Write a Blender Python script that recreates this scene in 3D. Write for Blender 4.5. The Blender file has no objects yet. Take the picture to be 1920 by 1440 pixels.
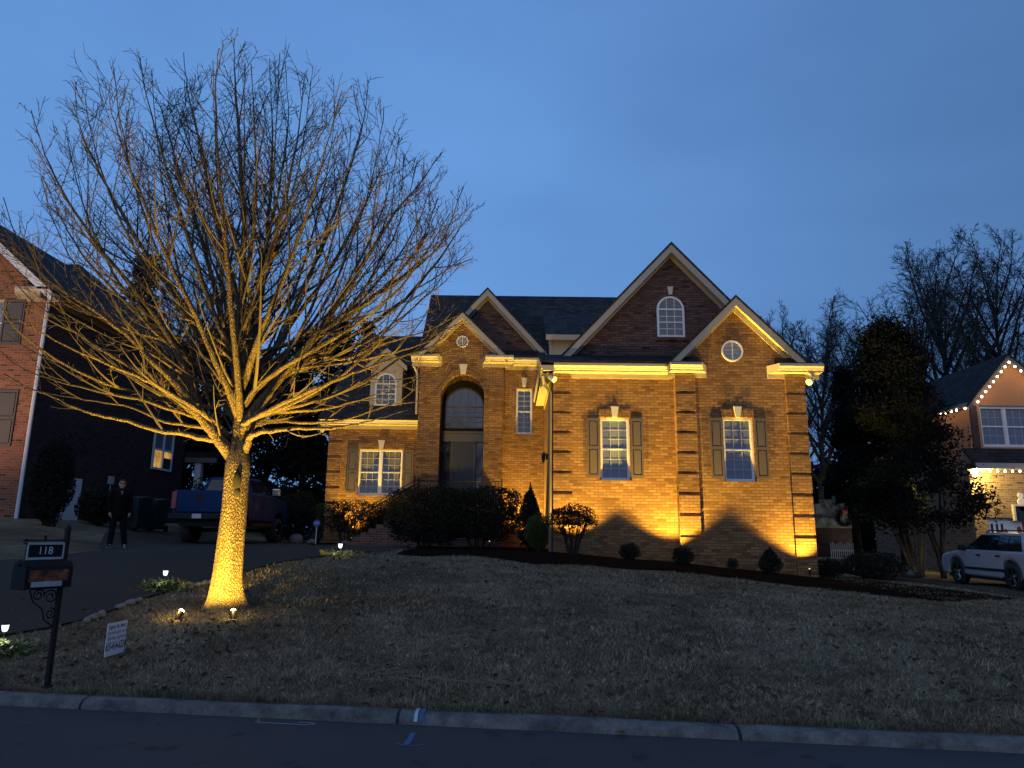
import bpy, math, random
import numpy as np
from mathutils import Vector, Matrix
random.seed(7); RNG = np.random.default_rng(7)
scene = bpy.context.scene
col = scene.collection
PI = math.pi

# ------------------------------------------------------------------ camera numbers (real metres)
F = 1350.0; PITCH = math.atan(280 / F); ROLL = math.radians(.7); CZ = 1.8
cp, sp, cr, sr = math.cos(PITCH), math.sin(PITCH), math.cos(ROLL), math.sin(ROLL)
def ray(px, py):
    a = (px - 960) / F; b = -(py - 720) / F
    x = a * cr - b * sr; y = a * sr + b * cr
    return (x, -sp * y + cp, cp * y + sp)
def at(px, py, D):            # where a sight line meets the upright plane y = D
    r = ray(px, py); t = D / r[1]; return Vector((r[0] * t, D, CZ + r[2] * t))
def atx(px, py, X):           # ... the upright plane x = X
    r = ray(px, py); t = X / r[0]; return Vector((X, r[1] * t, CZ + r[2] * t))

cam = bpy.data.cameras.new("camera"); camo = bpy.data.objects.new("camera", cam); col.objects.link(camo)
camo.location = (0, 0, CZ)
camo.rotation_euler = (Matrix.Rotation(PI / 2 + PITCH, 3, 'X') @ Matrix.Rotation(ROLL, 3, 'Z')).to_euler()
cam.sensor_width = 36; cam.lens = F / 1920 * 36; cam.clip_end = 2000
scene.camera = camo

# ------------------------------------------------------------------ terrain
def kerb_y(x): return 7.27 - .13 * x
def sstep(t): t = min(1, max(0, t)); return t * t * (3 - 2 * t)
def lerp(pts, x):
    if x <= pts[0][0]: return pts[0][1]
    for (a, b), (c, d) in zip(pts, pts[1:]):
        if x <= c: return b + (d - b) * (x - a) / (c - a)
    return pts[-1][1]
HH = [(-9, 1.28), (-4, 1.28), (1.3, 1.22), (5.3, .93), (9.6, .55), (12, .45), (15, .36), (22, .32)]
HL = [(-7, 17), (1, 21.5), (4, 22.5), (10, 22.5)]
def gz(x, y):
    k = kerb_y(x) + .22
    h = lerp(HH, x); L = lerp(HL, x)
    u = (y - k) / max(L - k, 3)
    if u <= 0: z = .07
    elif u >= 1: z = h
    else: z = .07 + (h - .07) * (1 - (1 - u) ** 1.22)
    z += .80 * sstep((-x - 10.5) / 5.5) * sstep((y - 15.5) / 8)
    if y > 26: z += .5 * sstep((y - 26) / 16) * sstep((x - 9) / 4) * sstep((26 - x) / 8 + (y - 36) / 10)
    return z
def hit(px, py):
    r = ray(px, py); d = 4.0
    while d < 90:
        if CZ + r[2] * d / r[1] < gz(r[0] * d / r[1], d): break
        d += .03
    t = d / r[1]; x = r[0] * t
    return Vector((x, d, gz(x, d)))

# ------------------------------------------------------------------ object helpers
ORG = {}
def tag(o, label=None, cat=None, group=None, kind=None):
    if label: o['label'] = label
    if cat: o['category'] = cat
    if group: o['group'] = group
    if kind: o['kind'] = kind
    return o
def thing(name, label, cat, loc=(0, 0, 0), group=None, rotz=0, local=False, rot=None):
    o = bpy.data.objects.new(name, None); col.objects.link(o)
    o.empty_display_size = .2
    o.location = loc; o.rotation_euler = rot if rot else (0, 0, rotz)
    ORG[o.name] = Vector((0, 0, 0)) if (local or rotz or rot) else Vector(loc)
    return tag(o, label, cat, group)
def link_mesh(name, me, mat, parent=None, smooth=False):
    o = bpy.data.objects.new(name, me); col.objects.link(o)
    if mat is not None: me.materials.append(mat)
    if parent is not None:
        o.parent = parent; ORG[o.name] = ORG[parent.name]
    else: ORG[o.name] = Vector((0, 0, 0))
    if smooth:
        me.polygons.foreach_set('use_smooth', [True] * len(me.polygons))
    return o
class MB:
    def __init__(s): s.v = []; s.f = []
    def add(s, vs, fs):
        n = len(s.v); s.v += [tuple(v) for v in vs]; s.f += [tuple(i + n for i in f) for f in fs]; return s
    def poly(s, pts): return s.add(pts, [tuple(range(len(pts)))])
    def box(s, x0, x1, y0, y1, z0, z1):
        return s.add([(x0,y0,z0),(x1,y0,z0),(x1,y1,z0),(x0,y1,z0),(x0,y0,z1),(x1,y0,z1),(x1,y1,z1),(x0,y1,z1)],
                     [(0,3,2,1),(4,5,6,7),(0,1,5,4),(1,2,6,5),(2,3,7,6),(3,0,4,7)])
    def prism(s, pts, axis, a, b):    # 2-D outline pushed along an axis
        def P(p, t):
            return {'x': (t, p[0], p[1]), 'y': (p[0], t, p[1]), 'z': (p[0], p[1], t)}[axis]
        n = len(pts)
        return s.add([P(p, a) for p in pts] + [P(p, b) for p in pts],
                     [tuple(range(n - 1, -1, -1)), tuple(range(n, 2 * n))] + [(i, (i + 1) % n, n + (i + 1) % n, n + i) for i in range(n)])
    def tube(s, pts, rad, sides=8, cap=True):
        pts = [Vector(p) for p in pts]; n = len(pts)
        if not hasattr(rad, '__len__'): rad = [rad] * n
        base = len(s.v); up = None
        for i, p in enumerate(pts):
            t = (pts[min(i + 1, n - 1)] - pts[max(i - 1, 0)])
            if t.length < 1e-9: t = Vector((0, 0, 1))
            t.normalize()
            if up is None:
                up = t.cross(Vector((0, 0, 1) if abs(t.z) < .9 else (1, 0, 0))).normalized()
            else:
                up = (up - t * up.dot(t))
                if up.length < 1e-6: up = t.orthogonal()
                up.normalize()
            w = t.cross(up)
            for k in range(sides):
                a = 2 * PI * k / sides
                q = p + (up * math.cos(a) + w * math.sin(a)) * rad[i]
                s.v.append((q.x, q.y, q.z))
        for i in range(n - 1):
            for k in range(sides):
                a = base + i * sides + k; b = base + i * sides + (k + 1) % sides
                s.f.append((a, b, b + sides, a + sides))
        if cap:
            s.f.append(tuple(base + k for k in range(sides - 1, -1, -1)))
            s.f.append(tuple(base + (n - 1) * sides + k for k in range(sides)))
        return s
    def cyl(s, p0, p1, r0, r1=None, n=12): return s.tube([p0, p1], [r0, r0 if r1 is None else r1], n)
    def lathe(s, c, prof, n=16):      # profile of (radius, height) about an upright axis
        base = len(s.v)
        for r, h in prof:
            for k in range(n):
                a = 2 * PI * k / n; s.v.append((c[0] + r * math.cos(a), c[1] + r * math.sin(a), c[2] + h))
        for i in range(len(prof) - 1):
            for k in range(n):
                a = base + i * n + k; b = base + i * n + (k + 1) % n
                s.f.append((a, b, b + n, a + n))
        s.f.append(tuple(base + k for k in range(n - 1, -1, -1)))
        s.f.append(tuple(base + (len(prof) - 1) * n + k for k in range(n)))
        return s
    def ball(s, c, rx, ry=None, rz=None, n=12, m=8):
        ry = ry or rx; rz = rz or rx; base = len(s.v)
        s.v.append((c[0], c[1], c[2] - rz))
        for j in range(1, m):
            t = -PI / 2 + PI * j / m
            for k in range(n):
                a = 2 * PI * k / n
                s.v.append((c[0] + rx * math.cos(t) * math.cos(a), c[1] + ry * math.cos(t) * math.sin(a), c[2] + rz * math.sin(t)))
        s.v.append((c[0], c[1], c[2] + rz)); top = len(s.v) - 1
        for k in range(n):
            s.f.append((base, base + 1 + (k + 1) % n, base + 1 + k))
            s.f.append((top, base + 1 + (m - 2) * n + k, base + 1 + (m - 2) * n + (k + 1) % n))
        for j in range(m - 2):
            for k in range(n):
                a = base + 1 + j * n + k; b = base + 1 + j * n + (k + 1) % n
                s.f.append((a, b, b + n, a + n))
        return s
    def mesh(s, name, org=Vector((0, 0, 0))):
        me = bpy.data.meshes.new(name)
        me.from_pydata([(v[0] - org[0], v[1] - org[1], v[2] - org[2]) for v in s.v], [], s.f); me.update()
        return me
    def build(s, name, mat, parent=None, smooth=False, label=None):
        org = ORG[parent.name] if parent is not None else Vector((0, 0, 0))
        o = link_mesh(name, s.mesh(name, org), mat, parent, smooth)
        if label: o['label'] = label
        return o
def bevel(o, w=.01, seg=2, angle=35):
    m = o.modifiers.new('bevel', 'BEVEL'); m.width = w; m.segments = seg; m.limit_method = 'ANGLE'; m.angle_limit = math.radians(angle)
    return o
def np_mesh(name, verts, nper, mat, parent=None):      # many separate small polygons of nper corners
    verts = np.asarray(verts, dtype=np.float32).reshape(-1, 3)
    org = ORG[parent.name] if parent is not None else Vector((0, 0, 0))
    verts = verts - np.array(org, dtype=np.float32)
    n = len(verts) // nper
    me = bpy.data.meshes.new(name)
    me.vertices.add(len(verts)); me.vertices.foreach_set('co', verts.ravel())
    me.loops.add(n * nper); me.loops.foreach_set('vertex_index', np.arange(n * nper, dtype=np.int32))
    me.polygons.add(n); me.polygons.foreach_set('loop_start', np.arange(0, n * nper, nper, dtype=np.int32))
    me.update(calc_edges=True)
    return link_mesh(name, me, mat, parent)
def leaf_quads(c, size, aspect=.55, jit=.35, flat=0):      # randomly turned leaf faces round the points c
    n = len(c)
    d = RNG.normal(size=(n, 3)); d[:, 2] *= (1 - flat); d /= np.linalg.norm(d, axis=1, keepdims=True) + 1e-9
    e = RNG.normal(size=(n, 3)); e -= d * (e * d).sum(1, keepdims=True); e /= np.linalg.norm(e, axis=1, keepdims=True) + 1e-9
    s = (size * (1 + jit * RNG.uniform(-1, 1, size=n)))[:, None]
    a = d * s * .5; b = e * s * .5 * aspect
    return np.stack([c - a, c + b - a * .1, c + a, c - b - a * .1], axis=1).reshape(-1, 3)

# ------------------------------------------------------------------ materials
M = {}
def newmat(name):
    m = bpy.data.materials.new(name); m.use_nodes = True
    nt = m.node_tree; b = nt.nodes['Principled BSDF']; M[name] = m
    return m, nt, b
def N(nt, typ, **kw):
    n = nt.nodes.new(typ)
    for k, v in kw.items():
        if hasattr(n, k): setattr(n, k, v)
        else: n.inputs[k].default_value = v
    return n
def pos(nt):
    return N(nt, 'ShaderNodeNewGeometry').outputs['Position']
def mixc(nt, fac, a, b, blend='MIX'):
    n = nt.nodes.new('ShaderNodeMix'); n.data_type = 'RGBA'; n.blend_type = blend
    for i, x in ((0, fac), (6, a), (7, b)):
        if hasattr(x, 'links'): nt.links.new(x, n.inputs[i])
        elif i == 0: n.inputs[0].default_value = x
        else: n.inputs[i].default_value = (*x, 1) if len(x) == 3 else x
    return n.outputs[2]
def ramp(nt, fac, stops):
    n = nt.nodes.new('ShaderNodeValToRGB'); e = n.color_ramp.elements
    while len(e) < len(stops): e.new(.5)
    for el, (p, c) in zip(e, stops): el.position = p; el.color = (*c, 1) if len(c) == 3 else c
    nt.links.new(fac, n.inputs[0]); return n.outputs[0]
def noise(nt, vec, scale, detail=4, rough=.55):
    n = N(nt, 'ShaderNodeTexNoise'); n.inputs['Scale'].default_value = scale; n.inputs['Detail'].default_value = detail
    n.inputs['Roughness'].default_value = rough
    if vec is not None: nt.links.new(vec, n.inputs['Vector'])
    return n.outputs['Fac']
def bumpit(nt, b, h, strength=.3, dist=.02):
    n = N(nt, 'ShaderNodeBump'); n.inputs['Strength'].default_value = strength; n.inputs['Distance'].default_value = dist
    nt.links.new(h, n.inputs['Height']); nt.links.new(n.outputs[0], b.inputs['Normal'])
def plain(name, c, rough=.6, metal=0, var=.25, scale=6, bump=0, spec=.5, obj=False):
    m, nt, b = newmat(name)
    p = N(nt, 'ShaderNodeTexCoord').outputs['Object'] if obj else pos(nt)
    f = noise(nt, p, scale, 5)
    cc = mixc(nt, f, tuple(x * (1 - var) for x in c), tuple(min(1, x * (1 + var)) for x in c))
    nt.links.new(cc, b.inputs['Base Color'])
    b.inputs['Roughness'].default_value = rough; b.inputs['Metallic'].default_value = metal
    b.inputs['Specular IOR Level'].default_value = spec
    if bump: bumpit(nt, b, noise(nt, p, scale * 6, 4), bump, .01)
    return m
def wall_uv(nt):                 # (along the wall, up) from the position, whichever way the wall faces
    g = N(nt, 'ShaderNodeNewGeometry')
    s = N(nt, 'ShaderNodeSeparateXYZ'); nt.links.new(g.outputs['Position'], s.inputs[0])
    t = N(nt, 'ShaderNodeSeparateXYZ'); nt.links.new(g.outputs['True Normal'], t.inputs[0])
    ab = N(nt, 'ShaderNodeMath', operation='ABSOLUTE'); nt.links.new(t.outputs[0], ab.inputs[0])
    gt = N(nt, 'ShaderNodeMath', operation='GREATER_THAN'); nt.links.new(ab.outputs[0], gt.inputs[0]); gt.inputs[1].default_value = .6
    mx = N(nt, 'ShaderNodeMix'); nt.links.new(gt.outputs[0], mx.inputs[0])
    nt.links.new(s.outputs[0], mx.inputs[2]); nt.links.new(s.outputs[1], mx.inputs[3])
    c = N(nt, 'ShaderNodeCombineXYZ'); nt.links.new(mx.outputs[0], c.inputs[0]); nt.links.new(s.outputs[2], c.inputs[1])
    return c.outputs[0]
def brick(name, c1, c2, mortar, row=.0925, width=.27, dark=.45, bump=1.0, ms=.0125):
    m, nt, b = newmat(name)
    uv = wall_uv(nt)
    t = N(nt, 'ShaderNodeTexBrick'); nt.links.new(uv, t.inputs['Vector'])
    for k, v in (('Scale', 1), ('Mortar Size', ms), ('Mortar Smooth', .3), ('Bias', 0), ('Brick Width', width), ('Row Height', row)):
        t.inputs[k].default_value = v
    t.inputs['Color1'].default_value = (0, 0, 0, 1); t.inputs['Color2'].default_value = (1, 1, 1, 1); t.inputs['Mortar'].default_value = (.5, .5, .5, 1)
    cb = ramp(nt, t.outputs['Color'], [(0, tuple(x * dark for x in c1)), (.12, c1), (.55, c2), (.9, tuple(x * 1.18 for x in c2)), (1, c1)])
    n1 = noise(nt, pos(nt), 1.1, 4)
    n2 = noise(nt, pos(nt), 34, 4, .7)
    cb = mixc(nt, .55, cb, ramp(nt, n2, [(.25, (.25, .22, .2)), (.75, (1, 1, 1))]), 'MULTIPLY')
    cb = mixc(nt, .35, cb, ramp(nt, n1, [(.3, (.5, .48, .46)), (.7, (1, 1, 1))]), 'MULTIPLY')
    cc = mixc(nt, t.outputs['Fac'], cb, mortar)
    nt.links.new(cc, b.inputs['Base Color']); b.inputs['Roughness'].default_value = .9; b.inputs['Specular IOR Level'].default_value = .2
    h = N(nt, 'ShaderNodeMath', operation='MULTIPLY_ADD'); nt.links.new(t.outputs['Fac'], h.inputs[0]); h.inputs[1].default_value = -1
    nt.links.new(n2, h.inputs[2])
    bumpit(nt, b, h.outputs[0], bump, .012)
    return m
def shingle(name, c, row=.14):
    m, nt, b = newmat(name)
    uv = wall_uv(nt)
    t = N(nt, 'ShaderNodeTexBrick'); nt.links.new(uv, t.inputs['Vector'])
    for k, v in (('Scale', 1), ('Mortar Size', .012), ('Mortar Smooth', .2), ('Brick Width', .3), ('Row Height', row)): t.inputs[k].default_value = v
    t.inputs['Color1'].default_value = (*[x * .6 for x in c], 1); t.inputs['Color2'].default_value = (*[x * 1.35 for x in c], 1)
    t.inputs['Mortar'].default_value = (*[x * .3 for x in c], 1)
    cc = mixc(nt, .6, t.outputs['Color'], ramp(nt, noise(nt, pos(nt), .9, 5), [(.3, (.55, .55, .55)), (.7, (1.1, 1.1, 1.1))]), 'MULTIPLY')
    nt.links.new(cc, b.inputs['Base Color']); b.inputs['Roughness'].default_value = .9; b.inputs['Specular IOR Level'].default_value = .15
    bumpit(nt, b, t.outputs['Color'], .4, .01)
    return m
def leafmat(name, c1, c2, rough=.6, scale=9, trans=0.0):
    m, nt, b = newmat(name)
    f = noise(nt, pos(nt), scale, 2)
    nt.links.new(ramp(nt, f, [(.3, c1), (.7, c2)]), b.inputs['Base Color'])
    b.inputs['Roughness'].default_value = rough; b.inputs['Specular IOR Level'].default_value = .25
    if trans:
        tr = N(nt, 'ShaderNodeBsdfTranslucent'); tr.inputs['Color'].default_value = (*[min(1, x * 2.2) for x in c2], 1); mx = N(nt, 'ShaderNodeMixShader'); mx.inputs[0].default_value = trans
        nt.links.new(b.outputs[0], mx.inputs[1]); nt.links.new(tr.outputs[0], mx.inputs[2]); nt.links.new(mx.outputs[0], nt.nodes['Material Output'].inputs['Surface'])
    return m
def emit(name, c, s):
    m, nt, b = newmat(name)
    b.inputs['Base Color'].default_value = (*c, 1); b.inputs['Emission Color'].default_value = (*c, 1); b.inputs['Emission Strength'].default_value = s
    return m

brick('brick', (.235, .118, .05), (.32, .18, .08), (.13, .078, .038), dark=.72)  # mortar darkened: shadow lines of the courses put into its colour
brick('brick_unlit', (.105, .062, .053), (.158, .094, .08), (.05, .038, .034))  # same house brick for unlit parts, their lack of lamp light put into the colour
brick('brick_red', (.24, .082, .042), (.33, .122, .066), (.24, .165, .115))
brick('brick_shaded', (.05, .026, .022), (.075, .036, .03), (.05, .045, .045))  # dark copy of the red brick, the side wall's shade painted in
brick('brick_tan', (.24, .15, .085), (.33, .22, .13), (.3, .25, .18))
brick('paver', (.16, .075, .055), (.24, .11, .08), (.2, .16, .13))
shingle('shingle', (.036, .038, .042)); shingle('shingle_dark', (.024, .025, .028))
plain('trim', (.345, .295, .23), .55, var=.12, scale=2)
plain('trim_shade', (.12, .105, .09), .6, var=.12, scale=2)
plain('white', (.60, .60, .61), .45, var=.06)
plain('limestone', (.5, .46, .38), .8, var=.12, bump=.2)
plain('shutter', (.078, .060, .043), .5, var=.1, scale=3)
plain('stucco', (.36, .32, .27), .85, var=.1, bump=.15)
plain('peach', (.43, .20, .085), .85, var=.1, scale=1.5)
plain('iron', (.009, .009, .009), .55, var=.3, spec=.2)
plain('black_plastic', (.008, .008, .008), .5, spec=.2)
plain('door_dark', (.01, .012, .014), .35)
plain('muntin', (.36, .36, .38), .5, var=.1)
plain('curtain', (.10, .095, .085), .8, var=.15)
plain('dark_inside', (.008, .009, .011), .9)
m, nt, b = newmat('glass')
nt.links.new(mixc(nt, noise(nt, pos(nt), 1.2, 3), (.008, .010, .014), (.02, .024, .032)), b.inputs['Base Color'])
b.inputs['Roughness'].default_value = .06; b.inputs['Specular IOR Level'].default_value = .9
m, nt, b = newmat('glass_blind')          # a pane with drawn blinds behind it
w = N(nt, 'ShaderNodeTexWave', bands_direction='Z', wave_profile='SAW'); w.inputs['Scale'].default_value = 8; nt.links.new(pos(nt), w.inputs['Vector'])
nt.links.new(mixc(nt, w.outputs['Fac'], (.10, .115, .155), (.135, .155, .20)), b.inputs['Base Color'])
b.inputs['Roughness'].default_value = .35; b.inputs['Specular IOR Level'].default_value = .5; b.inputs['Coat Weight'].default_value = .5; b.inputs['Coat Roughness'].default_value = .05
# grass and ground
m, nt, b = newmat('lawn')
p = pos(nt); n1 = noise(nt, p, .35, 5, .6); n2 = noise(nt, p, 2.3, 5, .65); n3 = noise(nt, p, 28, 3, .7)
c = mixc(nt, ramp(nt, n1, [(.38, (0, 0, 0)), (.62, (1, 1, 1))]), (.10, .082, .045), (.29, .235, .15))
c = mixc(nt, ramp(nt, n2, [(.42, (0, 0, 0)), (.68, (.8, .8, .8))]), c, (.15, .095, .06))
c = mixc(nt, .8, c, ramp(nt, n3, [(.3, (.3, .3, .3)), (.7, (1.15, 1.15, 1.15))]), 'MULTIPLY')
nt.links.new(c, b.inputs['Base Color']); b.inputs['Roughness'].default_value = 1; b.inputs['Specular IOR Level'].default_value = .05
bumpit(nt, b, n3, .9, .05)
m, nt, b = newmat('blade')
at_ = N(nt, 'ShaderNodeAttribute', attribute_name='tint')
n1 = noise(nt, pos(nt), 1.3, 7, .72)
c = ramp(nt, at_.outputs['Fac'], [(0, (.09, .09, .045)), (.35, (.175, .16, .10)), (.7, (.30, .262, .18)), (1, (.52, .45, .31))])
c = mixc(nt, .75, c, ramp(nt, n1, [(.38, (.26, .27, .24)), (.5, (.75, .72, .68)), (.64, (1.25, 1.18, 1.2))]), 'MULTIPLY')
nt.links.new(c, b.inputs['Base Color']); b.inputs['Roughness'].default_value = .9; b.inputs['Specular IOR Level'].default_value = .1
leafmat('dead_leaf', (.05, .03, .018), (.16, .10, .06), .8, 3)
plain('straw', (.19, .155, .095), .9, var=.4, scale=20)
m, nt, b = newmat('mulch')
p = pos(nt); n3 = noise(nt, p, 22, 5, .7)
nt.links.new(ramp(nt, n3, [(.3, (.005, .004, .003)), (.7, (.026, .016, .011))]), b.inputs['Base Color'])
b.inputs['Roughness'].default_value = 1; b.inputs['Specular IOR Level'].default_value = 0; bumpit(nt, b, n3, 1, .06)
m, nt, b = newmat('asphalt')
p = pos(nt); n1 = noise(nt, p, .5, 4); n2 = noise(nt, p, 90, 3, .8); n4 = noise(nt, p, 2.2, 5, .6)
c = mixc(nt, n1, (.040, .039, .040), (.058, .056, .056))
c = mixc(nt, .6, c, ramp(nt, n2, [(.3, (.55, .55, .55)), (.72, (1.35, 1.35, 1.35))]), 'MULTIPLY')
c = mixc(nt, ramp(nt, n4, [(.60, (0, 0, 0)), (.68, (.7, .7, .7))]), c, (.016, .016, .017))
nt.links.new(c, b.inputs['Base Color']); b.inputs['Roughness'].default_value = .85; b.inputs['Specular IOR Level'].default_value = .2; bumpit(nt, b, n2, .5, .006)
m, nt, b = newmat('drive')
p = pos(nt); n1 = noise(nt, p, .6, 4); n2 = noise(nt, p, 60, 3, .8)
c = mixc(nt, n1, (.038, .030, .022), (.056, .044, .033))
c = mixc(nt, .6, c, ramp(nt, n2, [(.3, (.6, .6, .6)), (.72, (1.3, 1.3, 1.3))]), 'MULTIPLY')
nt.links.new(c, b.inputs['Base Color']); b.inputs['Roughness'].default_value = .95; b.inputs['Specular IOR Level'].default_value = .12; bumpit(nt, b, n2, .4, .006)
m, nt, b = newmat('kerb')
p = pos(nt); n1 = noise(nt, p, 3.4, 7, .72); n2 = noise(nt, p, 50, 3, .7)
c = ramp(nt, n1, [(.34, (.045, .044, .042)), (.5, (.115, .108, .096)), (.68, (.20, .187, .165))])
c = mixc(nt, .5, c, ramp(nt, n2, [(.3, (.5, .5, .5)), (.7, (1.2, 1.2, 1.2))]), 'MULTIPLY')
sx = N(nt, 'ShaderNodeSeparateXYZ'); nt.links.new(p, sx.inputs[0])
for xj in (-6.6, -4.35, -1.06, 2.1, 5.2):     # casting joints
    d = N(nt, 'ShaderNodeMath', operation='COMPARE'); nt.links.new(sx.outputs[0], d.inputs[0]); d.inputs[1].default_value = xj; d.inputs[2].default_value = .016
    c = mixc(nt, d.outputs[0], c, (.01, .01, .01))
nt.links.new(c, b.inputs['Base Color']); b.inputs['Roughness'].default_value = .9; bumpit(nt, b, n2, .6, .01)
plain('paint_blue', (.03, .095, .19), .8, var=.5, scale=25)
plain('paint_white', (.34, .42, .45), .8, var=.3, scale=25)
# bark
def bark(name, c1, c2, sc=1.0, bump=.9):
    m, nt, b = newmat(name)
    mp = N(nt, 'ShaderNodeMapping'); mp.inputs['Scale'].default_value = (9 * sc, 9 * sc, 3.2 * sc); nt.links.new(pos(nt), mp.inputs[0])
    v = N(nt, 'ShaderNodeTexVoronoi', feature='DISTANCE_TO_EDGE'); v.inputs['Scale'].default_value = 2.6; nt.links.new(mp.outputs[0], v.inputs['Vector'])
    n1 = noise(nt, mp.outputs[0], 4.5, 6, .7)
    ad = N(nt, 'ShaderNodeMath', operation='MULTIPLY_ADD'); nt.links.new(v.outputs['Distance'], ad.inputs[0]); ad.inputs[1].default_value = 1.6; nt.links.new(n1, ad.inputs[2])
    nt.links.new(ramp(nt, ad.outputs[0], [(.48, c1), (.95, c2)]), b.inputs['Base Color'])
    b.inputs['Roughness'].default_value = .95; b.inputs['Specular IOR Level'].default_value = .1
    bumpit(nt, b, ad.outputs[0], bump, .03)
    return m
bark('bark', (.05, .036, .022), (.25, .185, .11), 1.9)
bark('bark_dark', (.02, .016, .013), (.06, .05, .04), .6, .5)
plain('twig', (.07, .053, .037), .9, var=.3)
plain('twig_dark', (.022, .019, .018), .9, var=.3)
plain('hollow', (.012, .009, .008), 1)
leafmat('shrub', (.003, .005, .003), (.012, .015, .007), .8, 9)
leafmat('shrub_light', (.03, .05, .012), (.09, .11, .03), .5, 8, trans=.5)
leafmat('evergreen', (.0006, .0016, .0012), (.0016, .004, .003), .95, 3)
leafmat('clump_leaf', (.06, .08, .02), (.20, .21, .08), .5, 14)
# ------------------------------------------------------------------ dusk sky, weak afterglow, lamps
SUN_EL, SUN_AZ = math.radians(24), math.radians(195)
world = bpy.data.worlds.new("World"); scene.world = world; world.use_nodes = True
nt = world.node_tree; bg = nt.nodes['Background']
sky = N(nt, 'ShaderNodeTexSky'); sky.sky_type = 'NISHITA'; sky.sun_disc = False; sky.sun_elevation = math.radians(2); sky.sun_rotation = SUN_AZ
tc = N(nt, 'ShaderNodeTexCoord'); sx = N(nt, 'ShaderNodeSeparateXYZ'); nt.links.new(tc.outputs['Generated'], sx.inputs[0])
grad = ramp(nt, sx.outputs[2], [(0, (.165, .385, .84)), (.3, (.165, .385, .84)), (.5, (.150, .355, .79)), (.7, (.135, .315, .73)), (1, (.12, .27, .62))])
# darker towards the east end of the street
az = N(nt, 'ShaderNodeMapRange'); nt.links.new(sx.outputs[0], az.inputs[0]); az.inputs[1].default_value = -.05; az.inputs[2].default_value = .75; az.inputs[3].default_value = 1.0; az.inputs[4].default_value = .54
mp = N(nt, 'ShaderNodeMapping'); mp.inputs['Scale'].default_value = (1.2, 1.2, 3.4); nt.links.new(tc.outputs['Generated'], mp.inputs[0])
cl = ramp(nt, noise(nt, mp.outputs[0], 1.7, 5, .5), [(.3, (.87, .885, .91)), (.7, (1.09, 1.075, 1.05))])
azc = N(nt, 'ShaderNodeCombineXYZ')
for k in range(3): nt.links.new(az.outputs[0], azc.inputs[k])
c = mixc(nt, 1, grad, azc.outputs[0], 'MULTIPLY'); c = mixc(nt, 1, c, cl, 'MULTIPLY')
sk = mixc(nt, 1, sky.outputs[0], (.02, .02, .02), 'MULTIPLY')
c = mixc(nt, .06, c, sk)
nt.links.new(c, bg.inputs[0]); bg.inputs[1].default_value = SKY_K = .92
sun = bpy.data.lights.new('sun', 'SUN'); sun.energy = .36; sun.angle = math.radians(60); sun.color = (1, .84, .70)
so = bpy.data.objects.new('sun', sun); col.objects.link(so); so.rotation_euler = (math.radians(62), 0, math.radians(-14))

WARM = (1, .63, .075)
def lamp_nodes(L, smooth=.0, mode='Linear'):
    L.use_nodes = True; t = L.node_tree; e = t.nodes['Emission']
    f = t.nodes.new('ShaderNodeLightFalloff'); f.inputs['Strength'].default_value = 1; f.inputs['Smooth'].default_value = smooth
    t.links.new(f.outputs[mode], e.inputs['Strength'])
def spot(parent, loc, target, power, size, blend=.5, color=WARM, radius=.04, falloff='Linear'):
    L = bpy.data.lights.new('spot_lamp', 'SPOT'); L.energy = power; L.color = color; L.spot_size = math.radians(size); L.spot_blend = blend; L.shadow_soft_size = radius
    if falloff: lamp_nodes(L, 0, falloff)
    o = bpy.data.objects.new('spot_lamp', L); col.objects.link(o)
    o.location = loc; o.rotation_euler = (Vector(target) - Vector(loc)).to_track_quat('-Z', 'Y').to_euler()
    return o
def point(loc, power, color, radius=.05, falloff=None):
    L = bpy.data.lights.new('point_lamp', 'POINT'); L.energy = power; L.color = color; L.shadow_soft_size = radius
    if falloff: lamp_nodes(L, 0, falloff)
    o = bpy.data.objects.new('point_lamp', L); col.objects.link(o); o.location = loc
    return o

# ------------------------------------------------------------------ the setting
def grid_sheet(xs, vs, fn):
    mb = MB(); nx = len(xs)
    for v in vs:
        for x in xs: mb.v.append(fn(x, v))
    for j in range(len(vs) - 1):
        for i in range(nx - 1):
            a = j * nx + i; mb.f.append((a, a + 1, a + nx + 1, a + nx))
    return mb
xs = [-400, -200, -100, -60, -40] + [-30 + .5 * i for i in range(121)] + [40, 60, 100, 200, 400]
vs = [.22 + .3 * i for i in range(76)] + [24, 26, 28, 30, 33, 36, 40, 46, 60, 90, 150, 300, 600]
def wob(x, y): return .02 * math.sin(1.7 * x + 1.1 * math.sin(y)) * math.sin(1.3 * y + .6 * x)
def lawn_pt(x, v):
    y = kerb_y(max(-40, min(40, x))) + v
    return (x, y, gz(x, y) + (wob(x, y) if .4 < v < 30 else 0))
lawn = grid_sheet(xs, vs, lawn_pt).build('lawn', M['lawn'], smooth=True); tag(lawn, 'winter lawn rising from the kerb to the brick house', 'lawn', kind='structure')
road = MB().add([(-400, -60, 0), (400, -60, 0), (400, kerb_y(40), 0), (40, kerb_y(40), 0), (-40, kerb_y(-40), 0), (-400, kerb_y(-40), 0)], [(0, 1, 2, 3, 4, 5)]).build('road', M['asphalt'])
tag(road, 'dark asphalt street in front of the kerb', 'road', kind='structure')
prof = [(-.012, -.05), (0, .02), (.02, .055), (.06, .082), (.13, .092), (.235, .09), (.25, -.1)]
mb = MB(); kx = [-40 + .5 * i for i in range(161)]
for x in kx:
    for v, z in prof: mb.v.append((x, kerb_y(x) + v + .006 * math.sin(5 * x), z + .004 * math.sin(3.1 * x)))
n = len(prof)
for i in range(len(kx) - 1):
    for j in range(n - 1): mb.f.append((i * n + j, (i + 1) * n + j, (i + 1) * n + j + 1, i * n + j + 1))
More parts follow.
